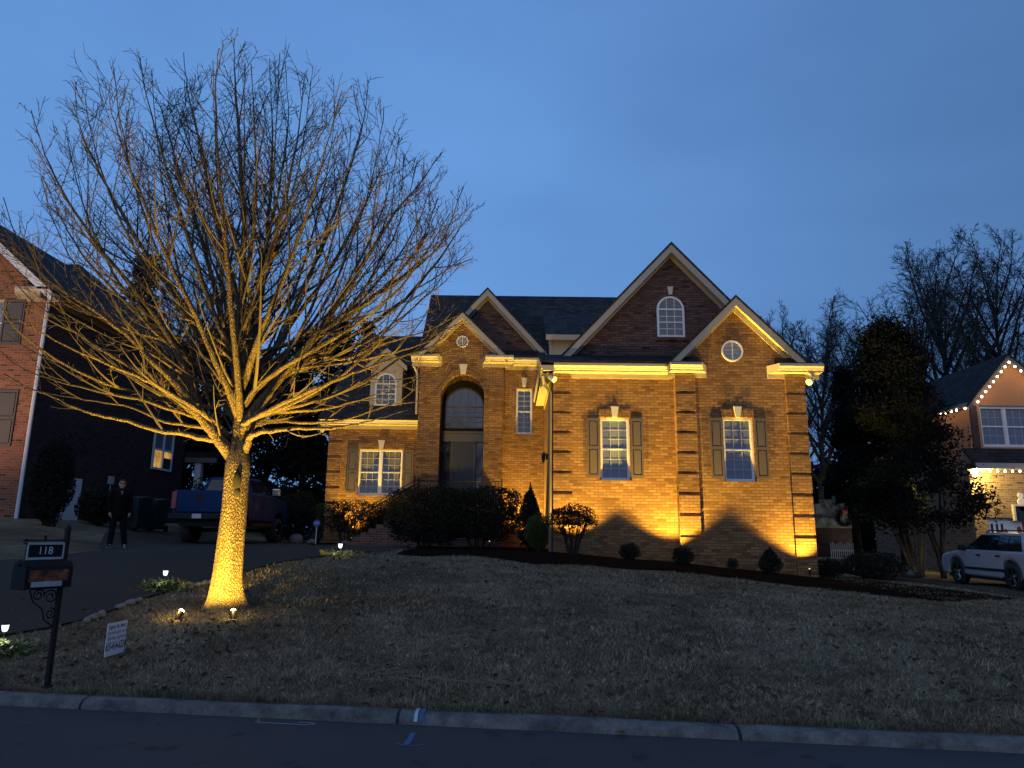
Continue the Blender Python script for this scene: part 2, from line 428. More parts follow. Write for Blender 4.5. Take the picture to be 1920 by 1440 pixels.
tag(mb.build('kerb', M['kerb'], smooth=True), 'grey concrete kerb between lawn and street', 'kerb', kind='structure')
def strip(name, near, far, mat, dz, k=14, sub=6):
    def dens(p):
        out = []
        for a, b in zip(p, p[1:]):
            for i in range(sub): out.append(a.lerp(b, i / sub))
        return out + [p[-1]]
    A, B = dens(near), dens(far); mb = MB()
    for a, b in zip(A, B):
        for j in range(k + 1):
            q = a.lerp(b, j / k); mb.v.append((q.x, q.y, gz(q.x, q.y) + wob(q.x, q.y) + dz))
    for i in range(len(A) - 1):
        for j in range(k):
            s = i * (k + 1) + j; mb.f.append((s, s + k + 1, s + k + 2, s + 1))
    return mb.build(name, mat, smooth=True)
near_px = [(-60, 1218), (0, 1197), (90, 1180), (170, 1160), (270, 1125), (370, 1098), (440, 1080), (530, 1056), (600, 1045), (700, 1036), (760, 1031)]
near = [Vector((-12.5, kerb_y(-12.5) + .25, 0))] + [hit(*p) for p in near_px]
DRIVE_NEAR = [(p.x, p.y) for p in near]
far = [Vector((-18.5, kerb_y(-18.5) + .25, 0)), Vector((-14.5, 12, 0)), Vector((-12.2, 14.6, 0)), hit(60, 1052), hit(130, 1042), hit(190, 1034), Vector((-11.4, 20.5, 0)),
       Vector((-13.2, 24, 0)), Vector((-13.4, 32, 0)), Vector((-9.2, 33, 0)), Vector((-7.4, 26.6, 0)), Vector((-3.6, 26.6, 0))]
tag(strip('driveway', near, far, M['drive'], .035), 'grey driveway curving from the street to the front steps', 'driveway', kind='structure')
bed_px = [(742, 1041), (800, 1043), (900, 1044), (1000, 1058), (1100, 1061), (1250, 1072), (1400, 1088), (1560, 1106), (1680, 1122), (1765, 1130)]
bn = [hit(*p) for p in bed_px]
bf = [Vector((-3.4, 28.2, 0)), Vector((-2.6, 29, 0)), Vector((-.6, 29.4, 0)), Vector((1.3, 29.4, 0)), Vector((2.4, 23.6, 0)), Vector((5, 23.6, 0)), Vector((8, 23.4, 0)), Vector((9.7, 24, 0)), Vector((11.2, 23, 0)), Vector((12.4, 18.3, 0))]
BED_N = [(p.x, p.y) for p in bn]
tag(strip('mulch_bed', bn, bf, M['mulch'], .03), 'dark mulch bed along the foot of the brick house', 'flower bed', kind='structure')
bn2 = [Vector((-8.6, 28.2, 0)), Vector((-7.4, 28.0, 0)), Vector((-6.3, 28, 0))]; bf2 = [Vector((-8.8, 31.2, 0)), Vector((-7.4, 31.2, 0)), Vector((-4, 31.2, 0))]
tag(strip('mulch_bed', bn2, bf2, M['mulch'], .03, 8), 'small mulch bed under the double window beside the steps', 'flower bed', kind='structure')
# marks sprayed on the road and kerb
def flat(name, pts_list, mat, label):
    mb = MB()
    for p in pts_list: mb.poly(p)
    return tag(mb.build(name, mat), label, 'road marking', kind='structure')
def rpt(px, py, z=.004):
    r = ray(px, py); t = (z - CZ) / r[2]; return Vector((r[0] * t, r[1] * t, z))
def stroke(pxs, w):
    P = [rpt(*p) for p in pxs]; out = []
    for a, b in zip(P, P[1:]):
        d = (b - a).normalized(); nrm = Vector((-d.y, d.x, 0)) * w / 2
        out.append([a - nrm, b - nrm, b + nrm, a + nrm])
    return out
flat('road_arrow', stroke([(775, 1374), (762, 1396)], .055) + stroke([(742, 1393), (760, 1398), (775, 1399), (798, 1395)], .02), M['paint_blue'], 'blue spray painted arrow on the asphalt pointing to the street')
flat('road_scribble', stroke([(478, 1354), (500, 1355), (540, 1357), (575, 1359), (590, 1357), (580, 1354.5), (560, 1354)], .012), M['paint_white'], 'thin white sprayed loop on the asphalt near the kerb')
x0 = rpt(783, 1350).x; mb = MB()
for dx, w, mt in ((0, .035, 'paint_white'), (.055, .05, 'paint_blue')):
    mb = MB()
    for (v0, z0), (v1, z1) in zip(prof[1:5], prof[2:6]):
        a, b = x0 + dx - w / 2, x0 + dx + w / 2
        mb.poly([(a, kerb_y(a) + v0 - .004, z0 + .009), (b, kerb_y(b) + v0 - .004, z0 + .009), (b, kerb_y(b) + v1 - .004, z1 + .009), (a, kerb_y(a) + v1 - .004, z1 + .009)])
    tag(mb.build('kerb_mark', M[mt]), 'short %s paint stripe across the kerb face' % ('white' if mt == 'paint_white' else 'faded blue'), 'road marking', kind='structure')

# ------------------------------------------------------------------ house kit
def wall_xz(name, y, x0, x1, z0, z1, holes, mat, parent, depth=.24, top=None):
    """upright wall in a plane y = const with rectangular openings (x0,x1,z0,z1); top = extra outline above z1"""
    X = sorted({x0, x1} | {h[0] for h in holes} | {h[1] for h in holes}); Z = sorted({z0, z1} | {h[2] for h in holes} | {h[3] for h in holes})
    mb = MB()
    for a, b in zip(X, X[1:]):
        for c, d in zip(Z, Z[1:]):
            if any(h[0] <= a and b <= h[1] and h[2] <= c and d <= h[3] for h in holes): continue
            mb.poly([(a, y, c), (b, y, c), (b, y, d), (a, y, d)])
    for a, b, c, d in holes:
        e = y + depth
        mb.poly([(a, y, c), (a, e, c), (a, e, d), (a, y, d)]); mb.poly([(b, y, c), (b, y, d), (b, e, d), (b, e, c)])
        mb.poly([(a, y, c), (b, y, c), (b, e, c), (a, e, c)]); mb.poly([(a, y, d), (a, e, d), (b, e, d), (b, y, d)])
    if top: mb.poly([(p[0], y, p[1]) for p in top])
    return mb.build(name, mat, parent)
def wall_yz(name, x, y0, y1, z0, z1, mat, parent):
    return MB().poly([(x, y0, z0), (x, y1, z0), (x, y1, z1), (x, y0, z1)]).build(name, mat, parent)
def chevron(xa, za, m, xl, xr, a, b):
    mr = m[1] if isinstance(m, tuple) else m; ml = m[0] if isinstance(m, tuple) else m
    zl, zr = za - ml * (xa - xl), za - mr * (xr - xa)
    return [(xl, zl - a), (xa, za - a), (xr, zr - a), (xr, zr - b), (xa, za - b), (xl, zl - b)]
def gable(par, xa, za, m, xl, xr, yf, yw, yb, roof='shingle', trim='trim', fh=.30, frieze=True, soffit=True):
    MB().prism(chevron(xa, za, m, xl, xr, 0, .09), 'y', yf - .05, yb).build('roof', M[roof], par)
    MB().prism(chevron(xa, za, m, xl + .02, xr - .02, .092, .092 + fh), 'y', yf - .02, yf + .03).build('rake_board', M[trim], par)
    MB().prism(chevron(xa, za, m, xl + .03, xr - .03, .03 + fh * .72, .05 + fh * .72), 'y', yf + .032, yw).build('soffit', M['trim'], par)
    if frieze:
        MB().prism(chevron(xa, za, m, xl + .25, xr - .25, .06 + fh * .75, .06 + fh * .75 + .2), 'y', yw - .03, yw - .002).build('frieze_board', M['trim'], par)
CORN = [(0, 0), (-.03, 0), (-.03, .15), (-.36, .15), (-.36, .2), (-.40, .22), (-.42, .27), (-.47, .33), (-.47, .42), (0, .42)]
def cornice(par, y, z, x0, x1, s=1.0, ret0=0, ret1=0):
    """crown moulding and soffit along x in front of a wall plane y; ends can be splayed"""
    mb = MB(); n = len(CORN)
    pts0 = [(x0 + ret0 * (-d) * s, y + d * s, z + h * s) for d, h in CORN]
    pts1 = [(x1 - ret1 * (-d) * s, y + d * s, z + h * s) for d, h in CORN]
    mb.add(pts0 + pts1, [tuple(range(n)), tuple(range(2 * n - 1, n - 1, -1))] + [(i, (i + 1) % n, n + (i + 1) % n, n + i) for i in range(n)])
    return mb.build('cornice', M['trim'], par)
def muntins(mb, x0, x1, z0, z1, cols, rows, y, w=.012):
    for i in range(1, cols):
        x = x0 + (x1 - x0) * i / cols; mb.box(x - w, x + w, y - .012, y, z0, z1)
    for j in range(1, rows):
        z = z0 + (z1 - z0) * j / rows; mb.box(x0, x1, y - .0105, y - .001, z - w, z + w)
def window(par, y, x0, x1, z0, z1, cols=3, rows=6, glass='glass', fr='white', halves=1, sash=True, depth=.15, f=.055, label=None):
    mb = MB(); yy = y + depth
    mb.box(x0, x0 + f, yy - .06, yy + .04, z0, z1); mb.box(x1 - f, x1, yy - .06, yy + .04, z0, z1)
    mb.box(x0 + f, x1 - f, yy - .058, yy + .04, z1 - f * 1.3, z1); mb.box(x0 + f, x1 - f, yy - .066, yy + .04, z0, z0 + f * 1.1)
    xs = [x0 + f + (x1 - x0 - 2 * f) * k / halves for k in range(halves + 1)]
    for k in range(1, halves): mb.box(xs[k] - .06, xs[k] + .06, yy - .055, yy + .04, z0 + f, z1 - f)
    w = mb.build('window', M[fr], par, label=label)
    mu = MB(); mg = MB(); pn = MB(); zm = (z0 + z1) / 2
    for k in range(halves):
        a = xs[k] + (.06 if k else 0); b = xs[k + 1] - (.06 if k < halves - 1 else 0)
        pn.poly([(a, yy + .012, z0 + f), (b, yy + .012, z0 + f), (b, yy + .012, z1 - f), (a, yy + .012, z1 - f)])
        s = .028
        for c, d, yo in ((z0 + f, zm, .0), (zm, z1 - f, .006)):
            if sash:
                mu.box(a, a + s, yy - .03 + yo, yy + .008, c, d); mu.box(b - s, b, yy - .03 + yo, yy + .008, c, d)
                mu.box(a + s, b - s, yy - .029 + yo, yy + .008, c, c + s); mu.box(a + s, b - s, yy - .029 + yo, yy + .008, d - s, d)
            muntins(mg, a + s, b - s, c + s, d - s, cols, rows // 2, yy + .006, .009)
    pn.build('pane', M[glass], w); mu.build('sash', M[fr], w); mg.build('muntins', M['muntin'], w)
    return w
def arch_pts(xc, r, zs, n=14, a0=PI, a1=0):
    return [(xc + r * math.cos(a0 + (a1 - a0) * i / n), zs + r * math.sin(a0 + (a1 - a0) * i / n)) for i in range(n + 1)]
def arched_window(par, y, x0, x1, z0, z1, glass='glass', fr='white', f=.075, rows=4, cols=3, proud=.05):
    r = (x1 - x0) / 2; xc = (x0 + x1) / 2; zs = z1 - r
    outer = [(x0, z0)] + arch_pts(xc, r, zs) + [(x1, z0)]
    inner = [(x0 + f, z0 + f)] + arch_pts(xc, r - f, zs) + [(x1 - f, z0 + f)]
    n = len(outer); mb = MB()
    for a, b in ((y - proud, 1), ):
        mb.add([(p[0], y - proud, p[1]) for p in outer] + [(p[0], y - proud, p[1]) for p in inner] + [(p[0], y + .03, p[1]) for p in outer] + [(p[0], y + .03, p[1]) for p in inner],
               [(i, (i + 1) % n, n + (i + 1) % n, n + i) for i in range(n)] + [(i, (i + 1) % n, 2 * n + (i + 1) % n, 2 * n + i) for i in range(n)] + [(n + i, n + (i + 1) % n, 3 * n + (i + 1) % n, 3 * n + i) for i in range(n)])
    w = mb.build('window', M[fr], par)
    MB().poly([(p[0], y - .012, p[1]) for p in inner]).build('pane', M[glass], w)
    mu = MB(); mu.box(x0 + f, x1 - f, y - .045, y - .016, zs - .03, zs + .03)
    if rows > 2: 
        zm = (z0 + f + zs) / 2; mu.box(x0 + f, x1 - f, y - .042, y - .016, zm - .022, zm + .022)
    muntins(mu, x0 + f, x1 - f, z0 + f, zs - .03, cols, rows, y - .018, .012)
    for i in range(1, cols):
        x = x0 + f + (x1 - x0 - 2 * f) * i / cols; h = math.sqrt(max(0, (r - f) ** 2 - (x - xc) ** 2))
        mu.box(x - .012, x + .012, y - .030, y - .019, zs + .03, zs + h)
    mu.build('sash', M[fr], w)
    return w
def shutter(par, x0, x1, y, z0, z1):
    mb = MB(); e = .055; zm = z0 + (z1 - z0) * .5; d = .045
    mb.box(x0, x0 + e, y - d, y - .002, z0, z1); mb.box(x1 - e, x1, y - d, y - .002, z0, z1)
    mb.box(x0 + e, x1 - e, y - d + .001, y - .002, z0, z0 + .09); mb.box(x0 + e, x1 - e, y - d + .001, y - .002, zm - .05, zm + .05); mb.box(x0 + e, x1 - e, y - d + .001, y - .002, z1 - .09, z1)
    s = mb.build('shutter', M['shutter'], par)
    mb = MB()
    for a, b in ((z0 + .09, zm - .05), (zm + .05, z1 - .09)):
        xa, xb = x0 + e, x1 - e; g = .032; yy = y - .004
        mb.poly([(xa, yy, a), (xb, yy, a), (xb, yy, b), (xa, yy, b)])
        mb.box(xa + g, xb - g, y - d + .006, yy - .001, a + g, b - g)
    mb.build('panel', M['shutter'], s)
def keystone(par, xc, y, z0, h=.36, w0=.15, w1=.26):
    MB().prism([(xc - w0 / 2, z0), (xc + w0 / 2, z0), (xc + w1 / 2, z0 + h), (xc - w1 / 2, z0 + h)], 'y', y - .075, y - .001).build('keystone', M['limestone'], par)
def lintel(par, x0, x1, y, z, h=.27, mat='brick'):
    mb = MB(); n = int((x1 - x0) / .085)
    mb.box(x0 - .02, x1 + .02, y - .018, y - .001, z + .005, z + h)
    for i in range(n):
        a = x0 + (x1 - x0) * i / n; mb.box(a + .006, a + (x1 - x0) / n - .006, y - .028 - .006 * (i % 2), y - .019, z + .004, z + h - .004)
    mb.build('brick_lintel', M[mat], par)
def quoin(par, x0, x1, y, z0, z1, period=.655, gap=.105, ph=0.0, d=.07, ret=0):
    """stacked proud brick blocks with one sunk course between them, one solid"""
    prof = [(y - .001, z0)]; z = z0 + ph
    zz = z0
    edges = []
    k = z1
    while k > z0:
        edges.append((max(z0, k - period + gap), k)); k -= period
    edges = edges[::-1]; pr = []
    for a, b in edges: pr += [(y - d, a), (y - d, b), (y - .004, b), (y - .004, b + gap if b < z1 - .01 else b)]
    pr = [p for p in pr if p[1] <= z1 + .001]
    pr = [(y, z0)] + pr + [(y, z1)]
    MB().prism(pr, 'x', x0, x1).build('quoin', M['brick'], par)

# ================================================================== the big brick house
house = thing('brick_house', 'two storey brick house with steep gables lit from below by warm spotlights', 'house', (2.5, 23.5, .9))
BR = M['brick']
W1 = (2.92, 3.89, 3.53, 5.58); W2 = (6.88, 7.86, 3.52, 5.58)
wall_xz('wall', 23.5, 1.37, 5.38, -.3, 7.0, [W1], BR, house)
wall_xz('wall', 23.2, 5.38, 9.6, -.5, 7.0, [W2], BR, house, top=[(5.38, 7.0), (9.6, 7.0), (9.6, 7.05), (7.4, 9.3), (5.38, 7.25)])
wall_yz('wall', 1.37, 23.5, 29.8, 0, 7.0, BR, house); wall_yz('wall', 5.38, 23.2, 23.5, -.3, 7.0, BR, house); wall_yz('wall', 9.6, 23.2, 38, -.5, 7.1, BR, house)
window(house, 23.5, *W1, glass='glass_blind'); window(house, 23.2, *W2, glass='glass_blind')
for y, (a, b, c, d), sw in ((23.5, W1, .40), (23.2, W2, .41)):
    shutter(house, a - sw - .03, a - .03, y, c + .08, d - .02); shutter(house, b + .03, b + sw + .03, y, c + .08, d - .02)
    lintel(house, a - .04, b + .04, y, d); keystone(house, (a + b) / 2, y, d + .003)
    MB().box(a - .06, b + .06, y - .04, y + .05, c - .095, c - .003).build('sill', M['brick'], house)
quoin(house, 1.371, 1.98, 23.5, .6, 6.99); quoin(house, 5.36, 6.02, 23.2, .3, 6.99); quoin(house, 8.98, 9.62, 23.2, -.1, 6.99)
# cornices and eaves
cornice(house, 23.5, 6.9, .94, 5.36)
cornice(house, 23.2, 6.9, 5.14, 6.42, ret1=.55); cornice(house, 23.2, 6.9, 8.42, 10.12, ret0=.55)
mb = MB(); n = len(CORN)
mb.prism([(1.37 + d, 6.9 + h) for d, h in CORN], 'y', 23.03, 29.75).build('eave', M['trim'], house)
for a, b in ((5.2, 6.15), (8.7, 9.85)):
    MB().prism([(22.76, 7.325), (23.2, 7.325), (23.2, 7.62)], 'x', a, b).build('return_roof', M['shingle_dark'], house)
MB().prism([(23.02, 7.325), (24.7, 7.9), (24.7, 8.0), (23.02, 7.40)], 'x', .92, 5.9).build('skirt_roof', M['shingle_dark'], house)
# gables over the wing
wall_xz('gable_wall', 24.7, 1.9, 9.6, 7.2, 7.75, [], M['brick_unlit'], house, top=[(1.9, 7.75), (9.5, 7.75), (5.67, 11.8)])
gable(house, 5.67, 12.15, 1.07, .95, 10.1, 24.35, 24.7, 37, roof='shingle')
arched_window(house, 24.69, 5.14, 6.12, 8.68, 10.2)
keystone(house, 5.65, 24.7, 10.26, .3, .12, .2)
MB().box(5.08, 6.2, 24.6, 24.695, 8.56, 8.675).build('sill', M['brick_unlit'], house)
gable(house, 7.4, 9.66, 1.0, 5.06, 9.84, 22.85, 23.2, 27.5, roof='shingle', fh=.28)
def vent(par, x, y, z, r):
    ring = MB(); n = 24
    for k in range(n):
        a, b = 2 * PI * k / n, 2 * PI * (k + 1) / n
        P = lambda rr, t, yy: (x + rr * math.cos(t), yy, z + rr * math.sin(t))
        ring.poly([P(r, a, y - .05), P(r, b, y - .05), P(r * .86, b, y - .05), P(r * .86, a, y - .05)])
        ring.poly([P(r, a, y - .05), P(r, b, y - .05), P(r, b, y), P(r, a, y)]); ring.poly([P(r * .86, a, y - .05), P(r * .86, b, y - .05), P(r * .86, b, y), P(r * .86, a, y)])
    v = ring.build('gable_vent', M['white'], par)
    mb = MB(); k = int(r * 2 / .055)
    for i in range(k):
        zz = -r * .84 + (i + .5) * r * 1.68 / k; h = math.sqrt(max(0, (r * .86) ** 2 - zz * zz))
        mb.poly([(x - h, y - .04, z + zz - .012), (x + h, y - .04, z + zz - .012), (x + h, y - .006, z + zz + .026), (x - h, y - .006, z + zz + .026)])
    mb.box(x - .012, x + .012, y - .047, y - .041, z - r * .86, z + r * .86)
    mb.build('slats', M['white'], v)
    MB().poly([(x + r * .9 * math.cos(2 * PI * k / 20), y - .004, z + r * .9 * math.sin(2 * PI * k / 20)) for k in range(20)]).build('vent_back', M['dark_inside'], v)
vent(house, 7.3, 23.2, 7.82, .36)
# entrance bay
arch = arch_pts(-2.055, .905, 7.4, 18)
outline = [(-3.88, .8), (-2.96, .8)] + arch + [(-1.15, .8), (-.35, .8), (-.35, 8.8), (-.5, 9.2), (-2.12, 10.75), (-3.75, 9.2), (-3.88, 8.8)]
BD = M['brick_unlit']
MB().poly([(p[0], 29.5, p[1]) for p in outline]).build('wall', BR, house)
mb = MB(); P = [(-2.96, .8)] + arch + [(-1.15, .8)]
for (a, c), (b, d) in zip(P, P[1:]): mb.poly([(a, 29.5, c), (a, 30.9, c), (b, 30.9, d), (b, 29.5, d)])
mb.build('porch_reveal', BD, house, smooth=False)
mb = MB()                                           # brick ring round the arch
for i in range(36):
    a0, a1 = PI - PI * (i + .08) / 36, PI - PI * (i + .92) / 36
    Q = lambda r, a, y: (-2.055 + r * math.cos(a), y, 7.4 + r * math.sin(a))
    mb.add([Q(.91, a0, 29.48), Q(1.13, a0, 29.48), Q(1.13, a1, 29.48), Q(.91, a1, 29.48), Q(.91, a0, 29.502), Q(1.13, a0, 29.502), Q(1.13, a1, 29.502), Q(.91, a1, 29.502)],
           [(0, 1, 2, 3), (0, 1, 5, 4), (1, 2, 6, 5), (2, 3, 7, 6), (3, 0, 4, 7)])
mb.build('brick_arch', BR, house)
keystone(house, -2.055, 29.5, 8.32, .42, .2, .34)
wall_yz('wall', -3.88, 29.5, 31, .8, 9, BR, house); wall_yz('wall', -.35, 29.5, 29.8, .8, 9, BR, house)
gable(house, -2.12, 10.98, .99, -4.06, -.18, 29.12, 29.5, 34, fh=.26)
cornice(house, 29.5, 8.63, -4.2, -2.95, 1.0, ret1=.3); cornice(house, 29.5, 8.63, -1.25, .06, 1.0, ret0=.3)
vent(house, -2.12, 29.5, 9.72, .25)
WN = (.18, .86, 5.86, 7.79)
wall_xz('wall', 29.8, -.35, 1.38, .8, 8.8, [WN], BR, house)
window(house, 29.8, *WN, cols=2, rows=8); keystone(house, .52, 29.8, 7.88, .36, .13, .24)
cornice(house, 29.8, 8.6, -.3, 1.22)
# porch back wall, door: recess shade put into their near-black colours
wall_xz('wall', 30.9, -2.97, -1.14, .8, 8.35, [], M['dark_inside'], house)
arched_window(house, 30.87, -2.9, -1.2, 6.22, 8.0, fr='shutter', rows=4, cols=5, f=.06)
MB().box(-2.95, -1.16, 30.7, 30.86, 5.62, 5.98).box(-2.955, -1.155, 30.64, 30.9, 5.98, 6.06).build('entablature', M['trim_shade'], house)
dr = MB().box(-2.5, -1.6, 30.80, 30.88, 2.92, 5.58).build('door', M['door_dark'], house)
mb = MB()
for a, b in ((-2.42, -2.08), (-2.02, -1.68)):
    for c, d in ((3.05, 3.75), (3.85, 4.75), (4.85, 5.45)): mb.box(a, b, 30.785, 30.799, c, d)
mb.build('panel', M['door_dark'], dr); MB().ball((-1.69, 30.74, 3.95), .035).build('handle', M['iron'], dr)
MB().box(-2.58, -2.5, 30.76, 30.88, 2.92, 5.6).box(-1.6, -1.53, 30.76, 30.88, 2.92, 5.6).box(-2.58, -1.53, 30.765, 30.88, 5.58, 5.62).build('door_frame', M['shutter'], house)
for a, b in ((-2.92, -2.6), (-1.51, -1.2)):
    s = MB().box(a, a + .03, 30.8, 30.88, 2.92, 5.6).box(b - .03, b, 30.8, 30.88, 2.92, 5.6).box(a + .03, b - .03, 30.801, 30.88, 3.5, 3.56).build('sidelight', M['door_dark'], house)
    MB().poly([(a, 30.86, 2.92), (b, 30.86, 2.92), (b, 30.86, 5.6), (a, 30.86, 5.6)]).build('pane', M['glass'], s)
# second gable behind the entrance, skirt roofs, shed dormer
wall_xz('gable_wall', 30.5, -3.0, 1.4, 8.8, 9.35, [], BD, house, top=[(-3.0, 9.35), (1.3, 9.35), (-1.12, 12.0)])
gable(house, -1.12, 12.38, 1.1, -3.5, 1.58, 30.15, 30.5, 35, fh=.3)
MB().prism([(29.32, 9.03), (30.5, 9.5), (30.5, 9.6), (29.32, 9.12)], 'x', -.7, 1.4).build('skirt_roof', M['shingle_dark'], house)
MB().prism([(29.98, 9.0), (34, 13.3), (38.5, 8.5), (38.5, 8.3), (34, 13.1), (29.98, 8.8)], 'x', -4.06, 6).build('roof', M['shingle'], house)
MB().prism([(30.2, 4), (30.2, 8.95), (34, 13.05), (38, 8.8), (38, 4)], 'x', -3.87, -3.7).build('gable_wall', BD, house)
MB().poly([(1.42, 29.55, 10.08), (5, 29.55, 10.08), (5, 32.6, 12.0), (1.42, 32.6, 12.0)]).prism([(29.55, 9.96), (32.6, 11.88), (32.6, 11.99), (29.55, 10.07)], 'x', 1.40, 5).build('dormer_roof', M['shingle'], house)
MB().box(1.42, 5, 29.5, 29.56, 9.86, 10.09).build('fascia', M['trim'], house)
MB().box(1.6, 5, 29.9, 30.0, 8.5, 9.95).build('dormer_wall', M['stucco'], house); MB().box(1.58, 1.7, 29.86, 29.899, 8.6, 9.9).build('corner_board', M['trim'], house)
MB().poly([(1.6, 29.9, 8.5), (1.6, 32.5, 8.5), (1.6, 32.5, 11.8), (1.6, 29.9, 9.95)]).build('dormer_wall', M['stucco'], house)
# one storey part with the double window
WD = (-6.55, -4.67, 3.33, 5.28)
wall_xz('wall', 31, -7.88, -3.88, .8, 6.25, [WD], BR, house); wall_yz('wall', -7.88, 31, 39, .8, 6.3, BR, house)
window(house, 31, *WD, cols=3, rows=6, halves=2, f=.06)
shutter(house, -7.02, -6.59, 31, 3.42, 5.26); shutter(house, -4.63, -4.2, 31, 3.42, 5.26)
lintel(house, -6.6, -4.62, 31, 5.285); keystone(house, -5.6, 31, 5.29, .38, .17, .28)
quoin(house, -7.88, -7.3, 31, 2.4, 6.2)
for x0, x1, x2 in ((-6.4, -5.75, -6.35), (-4.8, -5.45, -4.85)):          # drawn curtains seen through the panes
    MB().poly([(x0, 31.155, 5.15), (x1, 31.155, 5.15), (x2 + (.22 if x2 < -5.6 else -.22), 31.155, 4.3), (x2, 31.155, 3.6)]).build('curtain', M['curtain'], house)
cornice(house, 31, 6.16, -8.27, -3.9, 1.0, ret0=0)
MB().add([(-8.28, 30.5, 6.6), (-3.88, 30.5, 6.6), (-3.88, 35, 11.45), (-7.45, 35, 11.45), (-8.28, 30.5, 6.5), (-3.88, 30.5, 6.5), (-3.88, 39.5, 6.6), (-8.28, 39.5, 6.6)],
         [(0, 1, 2, 3), (0, 1, 5, 4), (3, 2, 6, 7), (0, 3, 7)]).build('roof', M['shingle'], house)
MB().prism([(-6.24, 6.9), (-4.84, 6.9), (-4.84, 8.94), (-5.54, 9.57), (-6.24, 8.94)], 'y', 31.1, 34.6).build('dormer_wall', M['stucco'], house)
gable(house, -5.54, 9.86, .9, -6.5, -4.6, 30.88, 31.1, 34.6, fh=.22, frieze=False)
arched_window(house, 31.09, -6.02, -5.06, 7.2, 8.66, cols=3, rows=4)
# downspouts, lanterns, floodlights, porch
MB().tube([(1.0, 23.15, 6.9), (1.05, 23.4, 6.65), (1.27, 23.43, 6.4), (1.27, 23.43, .9)], .05, 6).build('downspout', M['trim_shade'], house)
MB().tube([(-4.12, 29.3, 8.6), (-3.98, 29.42, 8.35), (-3.95, 29.44, 8.0), (-3.95, 29.44, 6.6)], .045, 6).build('downspout', M['trim'], house)
def floodlight(x, y, z, d):
    f = MB().cyl((x, y, z), (x, y, z - .06), .07).cyl((x, y, z - .06), (x + d * .05, y - .05, z - .16), .02).build('floodlight', M['trim'], house)
    MB().tube([(x + d * .02, y + .02, z - .13), (x + d * .2, y - .12, z - .26)], [.06, .11], 12).build('lamp_head', M['white'], f)
floodlight(1.2, 23.25, 7.02, 1); floodlight(9.85, 23.0, 6.98, -1); floodlight(-7.95, 30.75, 6.28, -1)
def lantern(x, y, z, side):
    l = MB().box(x - .04, x + .04, y - .02, y + .02, z - .1, z + .12).tube([(x, y, z + .1), (x + side * .1, y - .1, z + .16), (x + side * .14, y - .14, z + .1)], .012, 6).build('wall_lantern', M['iron'], house)
    MB().lathe((x + side * .14, y - .14, z - .22), [(.04, 0), (.085, .28), (.11, .29), (.02, .38)], 8).build('lantern_glass', M['glass'], l)
lantern(-2.93, 29.9, 5.2, 1); lantern(1.34, 26.8, 4.6, -1)
MB().box(-3.7, -.3, 28, 29.5, .8, 2.88).box(-2.97, -1.14, 29.5, 30.9, .8, 2.885).build('porch', M['paver'], house)
mb = MB(); ns = 9; x0, x1 = -6.25, -3.7
for i in range(ns):
    a = x0 + (x1 - x0) * i / ns; mb.box(a, -3.7 + .002 * i, 28.0 + .002 * i, 29.4 - .002 * i, .9, 1.28 + (2.88 - 1.28) * (i + 1) / (ns + 1))
mb.build('steps', M['paver'], house)
mb = MB()
for y in (28.06, 29.3):
    for zo in (.85, .72): mb.tube([(-6.2, y, 1.45 + zo), (-3.72, y, 2.9 + zo)], .018, 6)
    for i in range(20):
        x = -6.1 + i * .125; z = 1.45 + (x + 6.2) / 2.48 * 1.45; mb.tube([(x, y, z - .12), (x, y, z + .72)], .008, 4)
    mb.tube([(-6.2, y, 1.3), (-6.2, y, 2.42)], .025, 6); mb.tube([(-3.72, y, 2.6), (-3.72, y, 3.95)], .028, 6)
for zo in (.85, .1): mb.tube([(-3.72, 28.06, 2.9 + zo), (-.34, 28.06, 2.9 + zo)], .018, 6)
for i in range(27): x = -3.6 + i * .125; mb.tube([(x, 28.06, 2.95), (x, 28.06, 3.75)], .008, 4)
mb.tube([(-.34, 28.06, 2.8), (-.34, 28.06, 3.85)], .025, 6)
mb.build('railing', M['iron'], house)
MB().tube([(-.85, 29.45, 1.5), (-.85, 29.45, 4.3)], .09, 8).build('downspout', M['shutter'], house) if False else None
# ------------------------------------------------------------------ landscape spotlights
LENS = emit('lens_warm', (1, .70, .25), 3)
M['lens_warm'] = LENS.id_data if False else LENS
def emitter(name, c, s):
    return emit(name, c, s)
M['lens_hot'] = emit('lens_hot', (1, .78, .35), 40)
M['lens_white'] = emit('lens_white', (.86, .95, 1.0), 1.7)
def uplight(x, y, target, power, size, blend, label, group, lens='lens_warm', h=.16):
    z = gz(x, y); t = thing('spotlight', label, 'spotlight', (x, y, z), group)
    d = (Vector(target) - Vector((x, y, z + h))).normalized(); p = Vector((x, y, z + h))
    MB().tube([(x, y, z - .08), (x, y, z + h * .7)], .012, 6).tube([p - d * .05, p + d * .09], [.035, .045], 12, cap=False).tube([p - d * .06, p - d * .05], [.02, .035], 12).build('housing', M['iron'], t)
    MB().ball(p + d * .085, .04 if lens == 'lens_hot' else .026, n=12, m=8).build('lens', M[lens], t, smooth=True)
    L = spot(None, p + d * .15, target, power, size, blend, falloff=None if lens == 'lens_hot' else 'Linear')
    if lens == 'lens_hot': lamp_nodes(L.data, 4.0, 'Quadratic')
    return t
GW = 'warm spotlights at the foot of the brick house'
def wl(px, off, ywall, pw, sz, bl, label, tx=0, th=4.2, x=None):
    xx = x
    uplight(xx, ywall - off, (xx + tx, ywall + .0, gz(xx, ywall - off) + th), pw, sz, bl, label, GW)
wl(0, .62, 23.5, 860, 112, .55, 'warm spotlight hidden behind the round topiary shrub by the wall', x=1.9, tx=.35)
